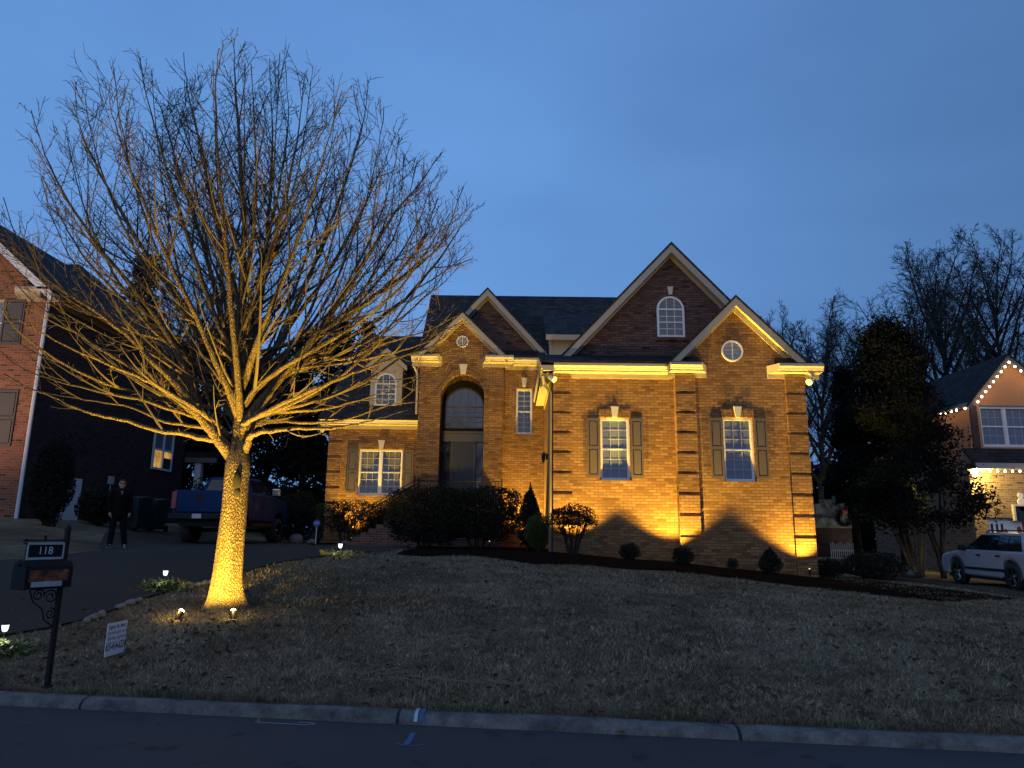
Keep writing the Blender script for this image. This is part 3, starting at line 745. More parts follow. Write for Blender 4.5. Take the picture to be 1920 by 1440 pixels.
wl(0, .58, 23.2, 930, 116, .55, 'warm spotlight at the brick corner between the two shuttered windows', x=5.15, tx=0)
wl(0, .58, 23.2, 800, 112, .55, 'warm spotlight by the outer brick corner with a small dark shrub before it', x=9.15, tx=-.15)
wl(0, .7, 29.8, 820, 108, .6, 'warm spotlight under the tall narrow window behind the conical shrub', x=.45, tx=.1)
wl(0, .45, 31, 760, 100, .6, 'warm spotlight behind the thin hedge under the double window', x=-6.6, tx=.35)
wl(0, .7, 28, 260, 70, .8, 'warm spotlight under the big hedge before the entrance', x=-.75, tx=-.6, th=5)

# ------------------------------------------------------------------ bare trees
def bez(pts, n):
    """smooth polyline through control points"""
    P = [Vector(p) for p in pts]; P = [P[0] * 2 - P[1]] + P + [P[-1] * 2 - P[-2]]; out = []
    for i in range(1, len(P) - 2):
        a, b, c, d = P[i - 1:i + 3]
        for k in range(n):
            t = k / n
            out.append(.5 * ((2 * b) + (c - a) * t + (2 * a - 5 * b + 4 * c - d) * t * t + (3 * b - a - 3 * c + d) * t ** 3))
    out.append(P[-2]); return out
def along(pts, t):
    f = t * (len(pts) - 1); i = min(int(f), len(pts) - 2); return pts[i].lerp(pts[i + 1], f - i), (pts[i + 1] - pts[i]).normalized()
def rvec():
    v = Vector((random.gauss(0, 1), random.gauss(0, 1), random.gauss(0, 1))); return v.normalized()
def grow(o, d, L, n, up, jit):
    pts = [o.copy()]; s = L / n; d = d.copy()
    for i in range(n):
        d = (d + Vector((0, 0, up)) * (1 - .7 * max(0, d.z)) + rvec() * jit).normalized()
        pts.append(pts[-1] + d * s)
    return pts
def side_dir(t, ang, prev=None):
    p = t.orthogonal().normalized(); q = t.cross(p); a = random.uniform(0, 2 * PI)
    return (t * math.cos(ang) + (p * math.cos(a) + q * math.sin(a)) * math.sin(ang)).normalized()

# --- the lit tree on the lawn
TB = hit(421, 1140); TD = TB.y
def tp(px, py, dy=0): return at(px, py, TD + dy)
tree = thing('bare_tree', 'large bare tree on the front lawn glowing yellow from spotlights at its trunk', 'tree', (TB.x, TB.y, TB.z))
mb = MB()
tr = [(420, 1150, .31), (421, 1138, .285), (422.5, 1120, .255), (424, 1098, .238), (428, 1060, .222), (434, 1000, .208), (439, 950, .198), (442, 905, .193), (445, 872, .19), (447, 850, .165), (449, 828, .125)]
C = [tp(a, b) for a, b, r in tr]; R = [r for a, b, r in tr]
base = 0; S = 28; pts = bez(C, 4); rr = []
for i in range(len(R) - 1):
    for k in range(4): rr.append(R[i] + (R[i + 1] - R[i]) * k / 4)
rr.append(R[-1])
for i, (p, r) in enumerate(zip(pts, rr)):
    fl = max(0, 1 - (p.z - TB.z) / .5)
    for k in range(S):
        a = 2 * PI * k / S
        q = r * (1 + .05 * math.sin(3 * a + 1) + .03 * math.sin(7 * a + p.z * 2) + fl * fl * (.32 * max(0, math.cos(2.5 * a + .4)) + .12))
        mb.v.append((p.x + q * math.cos(a), p.y + q * math.sin(a), p.z))
for i in range(len(pts) - 1):
    for k in range(S):
        a = i * S + k; b = i * S + (k + 1) % S; mb.f.append((a, b, b + S, a + S))
limbs = [   # pixel path of each limb, its thickness at the base, depth swing at the tip
 ([(445,872),(430,850),(412,828),(380,822),(340,813),(300,808),(240,790),(185,778),(150,768),(100,745),(60,730),(6,700)], .055, -.7),
 ([(446,872),(428,845),(410,822),(392,800),(365,768),(345,738),(322,712),(290,680),(235,625),(160,570),(85,520),(30,440),(5,370)], .10, -.9),
 ([(410,822),(398,800),(385,775),(371,742),(365,700),(360,655),(355,600),(345,540),(340,470)], .05, .9),
 ([(448,860),(449,830),(451,790),(453,740),(456,690),(455,640),(454,590),(455,500),(458,420),(452,330),(446,230),(440,140),(439,72)], .115, .1),
 ([(449,860),(463,838),(468,820),(482,812),(510,808),(560,803),(620,803),(660,797),(710,785),(770,768)], .055, -.9),
 ([(451,815),(466,790),(482,764),(502,738),(528,703),(556,672),(598,622),(640,558),(690,480),(740,400),(790,340),(828,285)], .09, -.5),
 ([(458,812),(478,795),(496,782),(522,772),(560,771),(610,766),(660,754),(720,735),(790,708)], .055, 1.0),
 ([(453,765),(468,755),(490,744),(512,725),(556,692),(620,652),(690,610),(760,560),(820,490),(858,435),(888,392)], .07, .6),
 ([(451,790),(436,755),(428,728),(408,690),(380,640),(330,560),(285,490),(240,420),(190,330),(150,240),(140,170)], .075, .8),
 ([(453,730),(466,712),(480,690),(502,672),(525,640),(560,560),(595,480),(630,390),(665,290),(685,210),(690,150)], .07, .9),
 ([(455,690),(444,672),(430,650),(405,600),(370,500),(335,390),(305,290),(280,200),(262,110)], .06, -.9),
 ([(455,640),(468,590),(490,530),(515,450),(540,350),(560,240),(572,140)], .055, -.8),
 ([(454,600),(438,530),(415,450),(395,370),(372,260),(352,170),(345,100)], .05, 1.1),
 ([(418,834),(400,806),(372,783),(330,770),(260,748),(190,735),(110,715),(40,690),(-20,640)], .05, 1.3),
 ([(402,812),(385,790),(345,760),(300,728),(250,690),(190,655),(110,600),(45,550),(-10,470)], .055, .4),
 ([(380,785),(362,740),(345,690),(310,620),(250,540),(190,470),(130,380),(85,290),(58,205)], .06, -1.4),
 ([(556,672),(600,668),(650,672),(700,650),(760,632),(820,612),(872,560)], .04, .3),
 ([(598,622),(650,590),(710,550),(780,500),(830,450),(868,350)], .045, -1.5),
 ([(456,700),(474,640),(490,560),(500,450),(508,340),(510,220),(505,110)], .055, 1.3),
 ([(455,560),(470,480),(480,380),(478,260),(470,120)], .04, -1.0),
 ([(452,760),(440,700),(420,620),(398,520),(370,420),(330,300),(300,200),(248,130)], .06, 1.9),
 ([(453,780),(470,740),(500,680),(550,600),(610,520),(660,430),(710,330),(742,250)], .06, 1.9),
 ([(449,800),(430,770),(395,720),(340,660),(270,600),(200,530),(150,470),(110,400),(80,330)], .055, 2.0),
 ([(454,770),(480,730),(530,690),(600,650),(680,600),(750,540),(800,470),(845,400)], .05, -2.0),
 ([(450,790),(432,740),(405,680),(370,600),(330,520),(290,430),(250,330),(215,230),(205,180)], .055, -2.2),
 ([(455,740),(470,680),(500,600),(540,500),(580,390),(610,280),(640,170)], .055, -2.1),
 ([(452,800),(448,740),(440,650),(430,540),(420,420),(408,290),(405,150),(410,90)], .055, -2.3),
 ([(455,800),(462,720),(475,620),(490,500),(520,370),(540,230),(535,115)], .055, 2.4),
 ([(452,806),(474,798),(520,790),(590,792),(650,786),(730,760),(800,745),(850,690)], .04, 1.9),
 ([(440,826),(415,810),(370,800),(310,790),(250,765),(180,752),(100,740),(30,720)], .04, 1.8),
 ([(450,800),(470,788),(520,760),(590,730),(660,700),(740,672),(810,650),(845,600)], .045, -2.0),
 ([(430,820),(400,790),(350,755),(290,720),(220,690),(140,655),(70,620),(15,590)], .045, -2.0),
]
tw = MB(); L2n = 0
fine = []        # (points, radius0, radius1) of the twigs, three sided
def twig(pts, r0, r1, sides):
    tw.tube(pts, [r0 + (r1 - r0) * i / (len(pts) - 1) for i in range(len(pts))], sides, cap=False)
random.seed(5)
EV = [(-30, 640), (-5, 420), (58, 205), (150, 150), (255, 105), (345, 88), (440, 65), (540, 98), (640, 128), (702, 165), (745, 245), (815, 295), (852, 350), (872, 400), (860, 560), (835, 650)]
for i in range(23):
    f_ = (i + .5) / 23 * (len(EV) - 1); j = int(f_); e = (EV[j][0] + (EV[j + 1][0] - EV[j][0]) * (f_ - j), EV[j][1] + (EV[j + 1][1] - EV[j][1]) * (f_ - j))
    k = random.uniform(.86, 1.0); e = (450 + (e[0] - 450) * k, 760 + (e[1] - 760) * k)
    st = (449 + .12 * (e[0] - 450) * random.random(), random.uniform(560 if abs(e[0] - 450) < 230 else 660, 795)); g = lambda a, b: (st[0] + (e[0] - st[0]) * a, st[1] + (e[1] - st[1]) * b)
    limbs.append(([st, g(.29, .12), g(.57, .30), g(.81, .58), g(.94, .81), e], random.uniform(.024, .036), random.choice((-1, 1)) * random.uniform(.6, 2.5) * (1 - .5 * abs(e[0] - 450) / 450)))
def outside(p):       # crown envelope (an upright fan, wider below)
    dx = p.x - (TB.x - .15); dy = p.y - TD; r = math.hypot(dx, dy * 1.25)
    h = p.z - TB.z
    if h > 10.7 - .050 * r ** 2.35: return True
    return r > 5.2 or h < 1.75
for path, r0, sw in limbs:
    n = len(path)
    P = bez([tp(a, b, sw * (i / (n - 1)) ** 1.2) for i, (a, b) in enumerate(path)], 4)
    P = [p + rvec() * .011 * min(1, i / 6) for i, p in enumerate(P)]
    m_ = len(P); rad = [max(.0075, 1.22 * r0 * (1 - i / (m_ - 1)) ** .95) for i in range(m_)]
    big = sum(1 for r in rad if r > .03)
    mb.tube(P, rad, 9)
    LT = sum((b - a).length for a, b in zip(P, P[1:]))
    s = .55 + random.random() * .2
    while s < LT - .05:
        t = s / LT; q, tg = along(P, t)
        d = side_dir(tg, math.radians(random.uniform(24, 52)))
        if d.z < -.15 and random.random() < .75: d.z = abs(d.z) * .6; d.normalize()
        L = (.30 + .45 * random.random()) * min(3.6, (LT - s) * .8 + .6)
        B = grow(q, d, L, 6, .15, .06)
        k = next((i for i, p in enumerate(B) if outside(p)), len(B))
        if k >= 3:
            B = B[:k + 1]; pr = rad[min(m_ - 1, int(t * (m_ - 1)))]
            rb = min(pr * .55, .010 + .008 * L); twig(B, rb, .0048, 5 if rb > .012 else 4)
            LB = sum((b - a).length for a, b in zip(B, B[1:])); u = .10
            while u < LB:
                q2, t2 = along(B, u / LB); d2 = side_dir(t2, math.radians(random.uniform(28, 52)))
                l2 = (.3 + .6 * random.random()) * min(.85, (LB - u) * .6 + .22)
                B2 = grow(q2, d2, l2, 3, .13, .07)
                if not outside(B2[-1]):
                    twig(B2, .0058, .0036, 3); v = .07
                    while v < l2:
                        q3, t3 = along(B2, v / l2); d3 = side_dir(t3, math.radians(random.uniform(30, 55)))
                        twig([q3, q3 + d3 * random.uniform(.06, .2)], .0040, .0030, 3); v += random.uniform(.07, .15)
                u += random.uniform(.11, .20) * (1 + 2.0 * min(1, max(0, 1 - (q.z - TB.z - 2.2) / 3.2)))
        s += random.uniform(.18, .36) * (1 + 3.0 * min(1, max(0, 1 - (q.z - TB.z - 2.2) / 3.4)))
    # bare spurs near the trunk
    for i in range(5):
        q, tg = along(P, random.uniform(.1, .5)); twig(grow(q, side_dir(tg, 1.2), random.uniform(.08, .3), 2, .05, .2), .005, .003, 3)
mb.build('trunk', M['bark'], tree, smooth=True)
tw.build('crown', M['twig'], tree)
kn = tp(443, 903, -.172); MB().ball((kn.x + .0, kn.y, kn.z), .085, .03, .17, 14, 10).ball((kn.x + .02, kn.y, kn.z - .17), .06, .028, .1, 12, 8).build('knot_hole', M['hollow'], tree, smooth=True)
for px, lab, pw in ((355, 'small glowing spotlight in the grass at the driveway side of the trunk', 3900), (455, 'small glowing spotlight in the grass at the house side of the trunk', 3900)):
    p = hit(px, 1149)
    uplight(p.x, p.y - .38, tp(430 if px < 400 else 437, 985), pw, 134, .6, lab, 'glowing spotlights at the lit tree', 'lens_hot', .03)
    point((p.x, p.y - .41, gz(p.x, p.y - .41) + .13), 5.5, (1, .66, .16), .03)

# --- other bare trees
def bare_tree(name, label, base, H, spread, seed, group=None, cat='tree', lean=(0, 0), dens=1.0, tmin=.02, r0=None, fork=.28):
    random.seed(seed); base = Vector(base)
    t = thing(name, label, cat, base, group); tk = MB(); tw = MB()
    r0 = r0 or H * .018
    main = grow(base - Vector((0, 0, .3)), Vector((lean[0], lean[1], 1)).normalized(), H * .9, 10, .08, .06)
    tk.tube(main, [max(tmin, r0 * (1 - i / 10) ** .8) for i in range(11)], 7)
    nl = int(15 * dens)
    for i in range(nl):
        u = fork + (.92 - fork) * (i / nl) ** .9; q, tg = along(main, u)
        a = i * 2.4 + random.random(); el = .45 + .9 * u
        d = Vector((math.cos(a) * math.cos(el), math.sin(a) * math.cos(el), math.sin(el)))
        L = spread * (1.15 - .75 * u) * random.uniform(.8, 1.15) + .4
        B = grow(q, d, L, 7, .10, .09); rb = r0 * .62 * (1 - u) + tmin * 1.2
        tk.tube(B, [max(tmin * .6, rb * (1 - k / 7) ** .8) for k in range(8)], 5)
        s = .15
        while s < .98:
            q2, t2 = along(B, s); l2 = L * random.uniform(.22, .45) * (1.15 - s * .7)
            B2 = grow(q2, side_dir(t2, random.uniform(.5, .95)), l2, 4, .07, .15)
            tw.tube(B2, [tmin * .55 * (1 - .12 * k) for k in range(5)], 3, cap=False)
            w = .15
            while w < 1:
                q3, t3 = along(B2, w); B3 = grow(q3, side_dir(t3, random.uniform(.5, 1)), l2 * random.uniform(.25, .5), 2, .05, .2)
                tw.tube(B3, [tmin * .36, tmin * .33, tmin * .28], 3, cap=False)
                for z in range(2):
                    q4, t4 = along(B3, random.random() * .9); tw.tube([q4, q4 + side_dir(t4, .8) * l2 * random.uniform(.12, .25)], [tmin * .3, tmin * .25], 3, cap=False)
                w += random.uniform(.13, .24) / dens
            s += random.uniform(.07, .12) / dens
    tk.build('trunk', M['bark_dark'], t, smooth=True); tw.build('crown', M['twig_dark'], t)
    return t
GB = 'bare trees behind the houses'
def bt(px, D, ytop, spread, seed, label, **k):
    b = at(px, 1000, D); top = at(px, ytop, D); z = 1.2 if D > 30 else gz(b.x, D)
    bare_tree('bare_tree', label, (b.x, D, z), top.z - z, spread, seed, GB, **k)
bt(1820, 47, 468, 11.5, 21, 'tallest bare tree rising behind the gable with string lights', tmin=.04, dens=1.7, fork=.2)
bt(1925, 44, 490, 10, 22, 'wide bare tree behind the house with string lights, at the picture edge', tmin=.038, dens=1.6, fork=.2)
bt(1735, 52, 560, 9.5, 23, 'bare tree between the dark conifer and the tallest bare tree', tmin=.036, dens=1.4)
bt(1540, 42, 598, 7.0, 24, 'slender bare tree beside the brick house corner, dark trunk showing', tmin=.03, dens=1.5, r0=.2)
bt(1490, 50, 590, 7.5, 25, 'bare tree whose top shows over the lower gable roof edge', tmin=.032, dens=1.4)
bt(1625, 50, 615, 7.5, 26, 'low bare tree behind the dark conifer', tmin=.032, dens=1.4)
bt(330, 52, 455, 8.5, 27, 'bare tree far behind the lit tree trunk', tmin=.03, dens=1.2)
bt(255, 56, 480, 7.5, 28, 'bare tree far behind the roof of the floodlit brick house', tmin=.03, dens=1.1)
bt(410, 58, 490, 7.5, 29, 'bare tree among dark evergreens behind the lit tree', tmin=.03)

# --- dark evergreens
def evergreen(label, base, H, rad, seed, n=9000, size=.32, low=.08, cat='tree', name='evergreen_tree', group=None, mat='evergreen', power=.85, prof=None, clumps=90, cs=.16):
    global RNG
    RNG = np.random.default_rng(seed); random.seed(seed); base = Vector(base)
    t = thing(name, label, cat, base, group)
    MB().tube([base - Vector((0, 0, .2)), base + Vector((0, 0, H * .5)), base + Vector((.02 * H, 0, H * .93))], [H * .022, H * .014, .02], 7).build('trunk', M['bark_dark'], t, smooth=True)
    cl = []
    for i in range(clumps):
        h = low + (1 - low) * (random.random() ** .9) ; pr = rad * (max(0, 1 - h) ** power if prof is None else prof(h)) + .12
        a = random.uniform(0, 2 * PI); r = pr * (random.random() ** .42)
        cl.append((base.x + r * math.cos(a), base.y + r * math.sin(a), base.z + h * H, (cs * rad + .2) * random.uniform(.65, 1.3)))
    cl = np.array(cl); idx = RNG.integers(0, len(cl), n); g = RNG.normal(size=(n, 3)) * .55; g[:, 2] *= .7
    c = cl[idx, :3] + g * cl[idx, 3:4]
    np_mesh('crown', leaf_quads(c, size, .42), 4, M[mat], t)
    return t
def eg(px, D, ytop, rad, seed, label, ybase=1000, zb=None, **k):
    b = at(px, ybase, D); top = at(px, ytop, D); z = gz(b.x, D) if zb is None else zb
    return evergreen(label, (b.x, D, z), top.z - z, rad, seed, **k)
GE = 'dark evergreen trees behind the houses'
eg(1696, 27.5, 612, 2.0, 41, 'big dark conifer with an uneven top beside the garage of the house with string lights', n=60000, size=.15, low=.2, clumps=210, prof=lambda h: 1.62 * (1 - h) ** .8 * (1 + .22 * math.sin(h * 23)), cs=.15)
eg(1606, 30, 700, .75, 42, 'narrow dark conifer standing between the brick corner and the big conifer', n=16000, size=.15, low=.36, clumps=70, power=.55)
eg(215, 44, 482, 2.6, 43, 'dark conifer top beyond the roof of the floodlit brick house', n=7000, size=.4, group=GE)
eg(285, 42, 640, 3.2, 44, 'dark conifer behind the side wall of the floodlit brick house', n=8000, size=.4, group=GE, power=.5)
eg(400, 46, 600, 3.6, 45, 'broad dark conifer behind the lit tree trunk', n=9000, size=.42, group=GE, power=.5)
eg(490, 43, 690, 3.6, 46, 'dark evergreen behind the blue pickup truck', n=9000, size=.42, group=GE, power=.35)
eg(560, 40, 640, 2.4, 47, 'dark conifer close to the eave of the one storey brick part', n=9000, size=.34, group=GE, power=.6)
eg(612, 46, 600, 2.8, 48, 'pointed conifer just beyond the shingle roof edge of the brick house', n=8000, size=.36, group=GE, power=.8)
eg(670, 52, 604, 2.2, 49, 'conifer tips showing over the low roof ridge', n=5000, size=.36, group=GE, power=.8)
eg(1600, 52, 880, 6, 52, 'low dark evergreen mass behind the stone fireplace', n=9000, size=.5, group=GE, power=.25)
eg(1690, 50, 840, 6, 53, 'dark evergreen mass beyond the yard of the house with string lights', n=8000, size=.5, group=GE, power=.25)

# ------------------------------------------------------------------ shrubs and hedges
def shrub(name, label, base, rx, ry, z0, z1, seed, n=5000, size=.07, mat='shrub', shape='ball', stems=5, cat='shrub', group=None, shell=.35, lift=0, holes=0):
    global RNG
    RNG = np.random.default_rng(seed); random.seed(seed); b = Vector(base)
    t = thing(name, label, cat, b, group); zc = (z0 + z1) / 2; rz = (z1 - z0) / 2
    v = RNG.normal(size=(n, 3)); v /= np.linalg.norm(v, axis=1, keepdims=True); v *= (RNG.uniform(0, 1, n) ** shell)[:, None]
    if shape == 'box': q_ = (np.abs(v) ** 5).sum(1, keepdims=True) ** .2; v = v * (np.linalg.norm(v, axis=1, keepdims=True) / np.maximum(q_, 1e-6))
    lump = 1 + .07 * np.sin(v[:, 0] * 6 + seed) * np.cos(v[:, 1] * 5) + .06 * np.sin(v[:, 2] * 7 + v[:, 0] * 4)
    c = np.stack([v[:, 0] * rx * lump, v[:, 1] * ry * lump, v[:, 2] * rz * lump], 1)
    if shape == 'cone':
        k = np.clip(1.0 - .85 * ((c[:, 2] / rz + 1) / 2) ** 2.2, .1, 1); c[:, 0] *= k * 1.1; c[:, 1] *= k * 1.1
    if shape == 'mush':            # flat-topped crown with an open underside
        k = np.where(c[:, 2] < 0, (1 + c[:, 2] / rz * .55), 1); c[:, 0] *= k; c[:, 1] *= k
        keep = (c[:, 2] > -.15 * rz) | (RNG.uniform(size=n) < .22); c = c[keep]
    if holes:
        hc = np.stack([np.sin(c[:, 0] * 7 + seed) + np.cos(c[:, 2] * 8), ], 1)[:, 0] + np.sin(c[:, 1] * 6); c = c[hc < holes]
    c += np.array([b.x, b.y, b.z + zc])
    stm = MB()
    for i in range(stems):
        a = 2 * PI * i / max(1, stems) + .4; q = Vector((b.x + .12 * rx * math.cos(a), b.y + .12 * ry * math.sin(a), b.z - .05))
        e = Vector((b.x + .62 * rx * math.cos(a), b.y + .62 * ry * math.sin(a), b.z + zc + .2 * rz))
        stm.tube([q, q.lerp(e, .45) + Vector((0, 0, .12)), e], [.035, .026, .012], 5)
        for j in range(4):
            m_ = q.lerp(e, random.uniform(.35, .9)); stm.tube([m_, m_ + rvec() * .25 * rx + Vector((0, 0, .15))], [.012, .006], 4)
    if stems: stm.build('stem', M['bark_dark'], t)
    np_mesh('foliage', leaf_quads(c, size, .55), 4, M[mat], t)
    return t
def gp(px, py, D): p = at(px, py, D); return (p.x, D, gz(p.x, D))
# big clipped hedge in front of the porch: two bushes grown together, still two plants
shrub('hedge_bush', 'large dark hedge bush at the driveway end before the porch', gp(795, 1030, 25.3), 1.3, 1.0, .18, 2.05, 61, 15000, .085, shape='box', stems=6)
shrub('hedge_bush', 'large dark hedge bush before the front door, merging with its neighbour', gp(893, 1030, 25.6), 1.45, 1.0, .35, 2.1, 62, 16000, .085, shape='box', stems=6)
shrub('conical_shrub', 'dark pointed shrub between the big hedge and the downspout corner', gp(993, 1035, 24.6), .47, .45, .02, 2.18, 63, 8000, .07, shape='cone', stems=2)
shrub('low_shrub', 'loose low shrub with yellowish edges at the foot of the pointed shrub', gp(1008, 1035, 23.9), .42, .35, .0, 1.25, 64, 3500, .07, shape='ball', stems=3, mat='shrub_light')
shrub('topiary_shrub', 'round clipped shrub on an open trunk with warm light shining through', gp(1074, 1040, 21.75), .78, .55, .42, 1.5, 65, 6500, .06, shape='mush', stems=9)
shrub('small_shrub', 'small dark ball shrub below the shuttered window with blinds', gp(1180, 1046, 22.2), .33, .3, 0, .52, 66, 2200, .05)
shrub('small_shrub', 'small dark ball shrub below the brick corner quoins', gp(1281, 1056, 22.1), .34, .3, 0, .55, 67, 2200, .05)
shrub('small_shrub', 'tiny sparse shrub between two ball shrubs at the wall', gp(1374, 1062, 22.0), .17, .16, 0, .38, 68, 500, .05)
shrub('small_shrub', 'dark upright shrub near the outer brick corner', gp(1446, 1083, 21.6), .36, .34, 0, .78, 69, 3000, .055, shape='cone', stems=2)
shrub('hedge_bush', 'thin leggy hedge under the double window with light behind it', gp(648, 1000, 29.45), 1.0, .3, .45, 1.78, 70, 5200, .075, shape='box', stems=9, shell=.6, holes=1.2)
shrub('hedge_bush', 'leggy hedge beside the stair railing under the double window', gp(712, 1000, 29.8), .85, .22, .3, 1.72, 71, 5500, .075, shape='box', stems=8, shell=.6)
shrub('small_shrub', 'yellow lit leafy shrub at the corner of the one storey brick part', gp(597, 980, 31.2), .42, .4, .35, 1.7, 72, 2500, .09, mat='shrub_light', stems=4)
shrub('garden_shrub', 'dark rounded shrub behind the hood of the blue pickup', gp(556, 1000, 31), .95, .8, 0, 2.2, 73, 6000, .09)
shrub('garden_shrub', 'dark bushy shrub beyond the blue pickup near the conifer', gp(520, 1000, 33.5), 1.2, .9, 0, 2.9, 74, 6000, .1)
shrub('garden_shrub', 'pale twiggy shrub by the porch post of the floodlit house', (-15.2, 35.6, gz(-15.2, 35.6)), .7, .7, .2, 2.3, 75, 1800, .1, stems=6)
shrub('columnar_shrub', 'tall dark oval evergreen shrub at the corner of the floodlit house', gp(86, 985, 22.5), .62, .6, 0, 2.72, 76, 14000, .08, shape='ball', stems=2)
shrub('garden_shrub', 'low dark shrub against the side wall near the grey meter box', gp(180, 985, 25.5), .75, .6, 0, 1.25, 77, 4500, .09)
shrub('small_shrub', 'low dark shrub beside the corner spotlight at the end of the wall', gp(1555, 1085, 24.5), .7, .6, 0, .6, 78, 2500, .07)
shrub('garden_shrub', 'dark shrub in shadow between the mulch bed and the white car', gp(1640, 1080, 24.5), 1.1, .8, 0, .9, 79, 4000, .08)
# lit clumps round the three path lights
def clump(label, p, r, n, seed, size=.16):
    global RNG
    RNG = np.random.default_rng(seed); t = thing('leafy_clump', label, 'plant', p)
    c = []; 
    for i in range(n):
        a, q = RNG.uniform(0, 2 * PI), r * math.sqrt(RNG.uniform()); c.append((p[0] + q * math.cos(a), p[1] + q * math.sin(a) * .8, gz(p[0] + q * math.cos(a), p[1] + q * math.sin(a) * .8) + RNG.uniform(.02, .13)))
    np_mesh('foliage', leaf_quads(np.array(c), size, .3, flat=.3), 4, M['clump_leaf'], t)
def path_light(px, pyb, label, h=.24, s=.8):
    p = hit(px, pyb); t = thing('path_light', label, 'path light', p, 'small white path lights along the driveway')
    MB().tube([p - Vector((0, 0, .1)), p + Vector((0, 0, h))], .008, 6).lathe((p.x, p.y, p.z + h - .01), [(.02, 0), (.03, .012)], 12).lathe((p.x, p.y, p.z + h + .105 * s), [(.062 * s, 0), (.066 * s, .012), (.02, .03)], 14).build('stake', M['iron'], t)
    MB().lathe((p.x, p.y, p.z + h), [(.026 * s, 0), (.042 * s, .03 * s), (.052 * s, .1 * s)], 14).build('glass_cup', M['lens_white'], t, smooth=True)
    point(p + Vector((0, -.02, h * .55)), 2.1, (.93, 1, .78), .05)
    return p
p = path_light(307, 1106, 'glowing white path light on the lawn edge nearer the tree'); clump('pale leafy tuft lit by the path light near the tree', p, .42, 260, 5)
p = path_light(637, 1044, 'glowing white path light at the lawn edge before the front steps', .2, 1.0); clump('thin leafy tuft lit by the path light before the steps', p, .55, 160, 6, .14)
p = path_light(3, 1222, 'glowing white path light near the mailbox, cut by the picture edge', .24); clump('bright leafy clump lit by the path light near the mailbox', p + Vector((.15, -.1, 0)), .34, 300, 8, .12)

# ------------------------------------------------------------------ grass blades, leaves, straw, edging stones
def inside(poly, x, y):
    r = np.zeros(len(x), bool); n = len(poly)
    for i in range(n):
        (x0, y0), (x1, y1) = poly[i], poly[(i + 1) % n]
        c = ((y0 > y) != (y1 > y)) & (x < (x1 - x0) * (y - y0) / (y1 - y0 + 1e-12) + x0); r ^= c
    return r
gzv = np.vectorize(lambda x, y: gz(x, y) + wob(x, y))
def scatter_xy(n, seed, ymax=23):
    R_ = np.random.default_rng(seed)
    y = 7.0 + (ymax - 7.0) * R_.uniform(size=n) ** 1.75; x = R_.uniform(-.78, .78, n) * y
    k = y > 7.27 - .13 * x + .27; x, y = x[k], y[k]
    dn = sorted(DRIVE_NEAR); xs_ = np.array([a for a, b in dn]); ys_ = np.array([b for a, b in dn]); lim = np.interp(x, xs_, ys_, left=0, right=99)
    bx = np.array([a for a, b in BED_N]); by = np.array([b for a, b in BED_N]); lim2 = np.interp(x, bx, by, left=99, right=by[-1] + 9)
    k = (y < lim - .04) & (y < lim2 - .05)
    return x[k], y[k], R_
x, y, R_ = scatter_xy(300000, 11); z = gzv(x, y); n = len(x)
cl_ = .5 + .5 * np.sin(x * 3.1 + 2 * np.sin(y * 2.3)) * np.sin(y * 3.7 + 1.7 * np.sin(x * 1.9)); h = R_.uniform(.018, .05, n) * (.7 + .9 * cl_); a = R_.uniform(0, 2 * PI, n); w = R_.uniform(.003, .0065, n) * (1 + (y - 7) * .07); lean = R_.normal(0, .035, (n, 2))
v = np.stack([np.stack([x - w * np.cos(a), y - w * np.sin(a), z - .005], 1), np.stack([x + w * np.cos(a), y + w * np.sin(a), z - .005], 1), np.stack([x + lean[:, 0], y + lean[:, 1], z + h], 1)], 1)
o = np_mesh('lawn_grass', v.reshape(-1, 3), 3, M['blade']); tag(o, 'short dormant grass of the front lawn', 'grass', kind='stuff')
at2 = o.data.attributes.new('tint', 'FLOAT', 'POINT'); at2.data.foreach_set('value', np.repeat(R_.uniform(0, 1, n) ** 1.3, 3).astype(np.float32))
# rough lip of grass hanging over the kerb
x = R_.uniform(-9, 9, 14000); y = 7.27 - .13 * x + R_.uniform(.2, .36, 14000); z = gzv(x, y); n = len(x); h = R_.uniform(.02, .085, n); a = R_.uniform(0, 2 * PI, n)
v = np.stack([np.stack([x - .005 * np.cos(a), y - .005 * np.sin(a), z - .01], 1), np.stack([x + .005 * np.cos(a), y + .005 * np.sin(a), z - .01], 1), np.stack([x + R_.normal(0, .02, n), y - R_.uniform(0, .05, n), z + h], 1)], 1)
o = np_mesh('verge_grass', v.reshape(-1, 3), 3, M['blade']); tag(o, 'rough grass edge along the back of the kerb', 'grass', kind='stuff')
at2 = o.data.attributes.new('tint', 'FLOAT', 'POINT'); at2.data.foreach_set('value', np.repeat(R_.uniform(0, .7, n), 3).astype(np.float32))
RNG = np.random.default_rng(77)
x, y, R_ = scatter_xy(3600, 12); z = gzv(x, y)
x2 = R_.normal(-4.6, 1.3, 260); y2 = TD - 1.0 + R_.normal(0, 1.2, 260); k = y2 > 8.3; x2, y2 = x2[k], y2[k]
c = np.stack([np.concatenate([x, x2]), np.concatenate([y, y2]), np.concatenate([z, gzv(x2, y2)]) + .03], 1)
tag(np_mesh('fallen_leaves', leaf_quads(c, .085, .6, flat=.65), 4, M['dead_leaf']), 'brown fallen leaves scattered over the lawn', 'leaves', kind='stuff')
x = R_.normal(0, 1, 200); y = R_.normal(0, 1, 200); a0 = rpt(640, 1275, .2); a1 = rpt(960, 1285, .2)
u = R_.beta(1.3, 1.3, 200) * 1.25 - .12; px_ = hit(650, 1272); qx_ = hit(985, 1290)
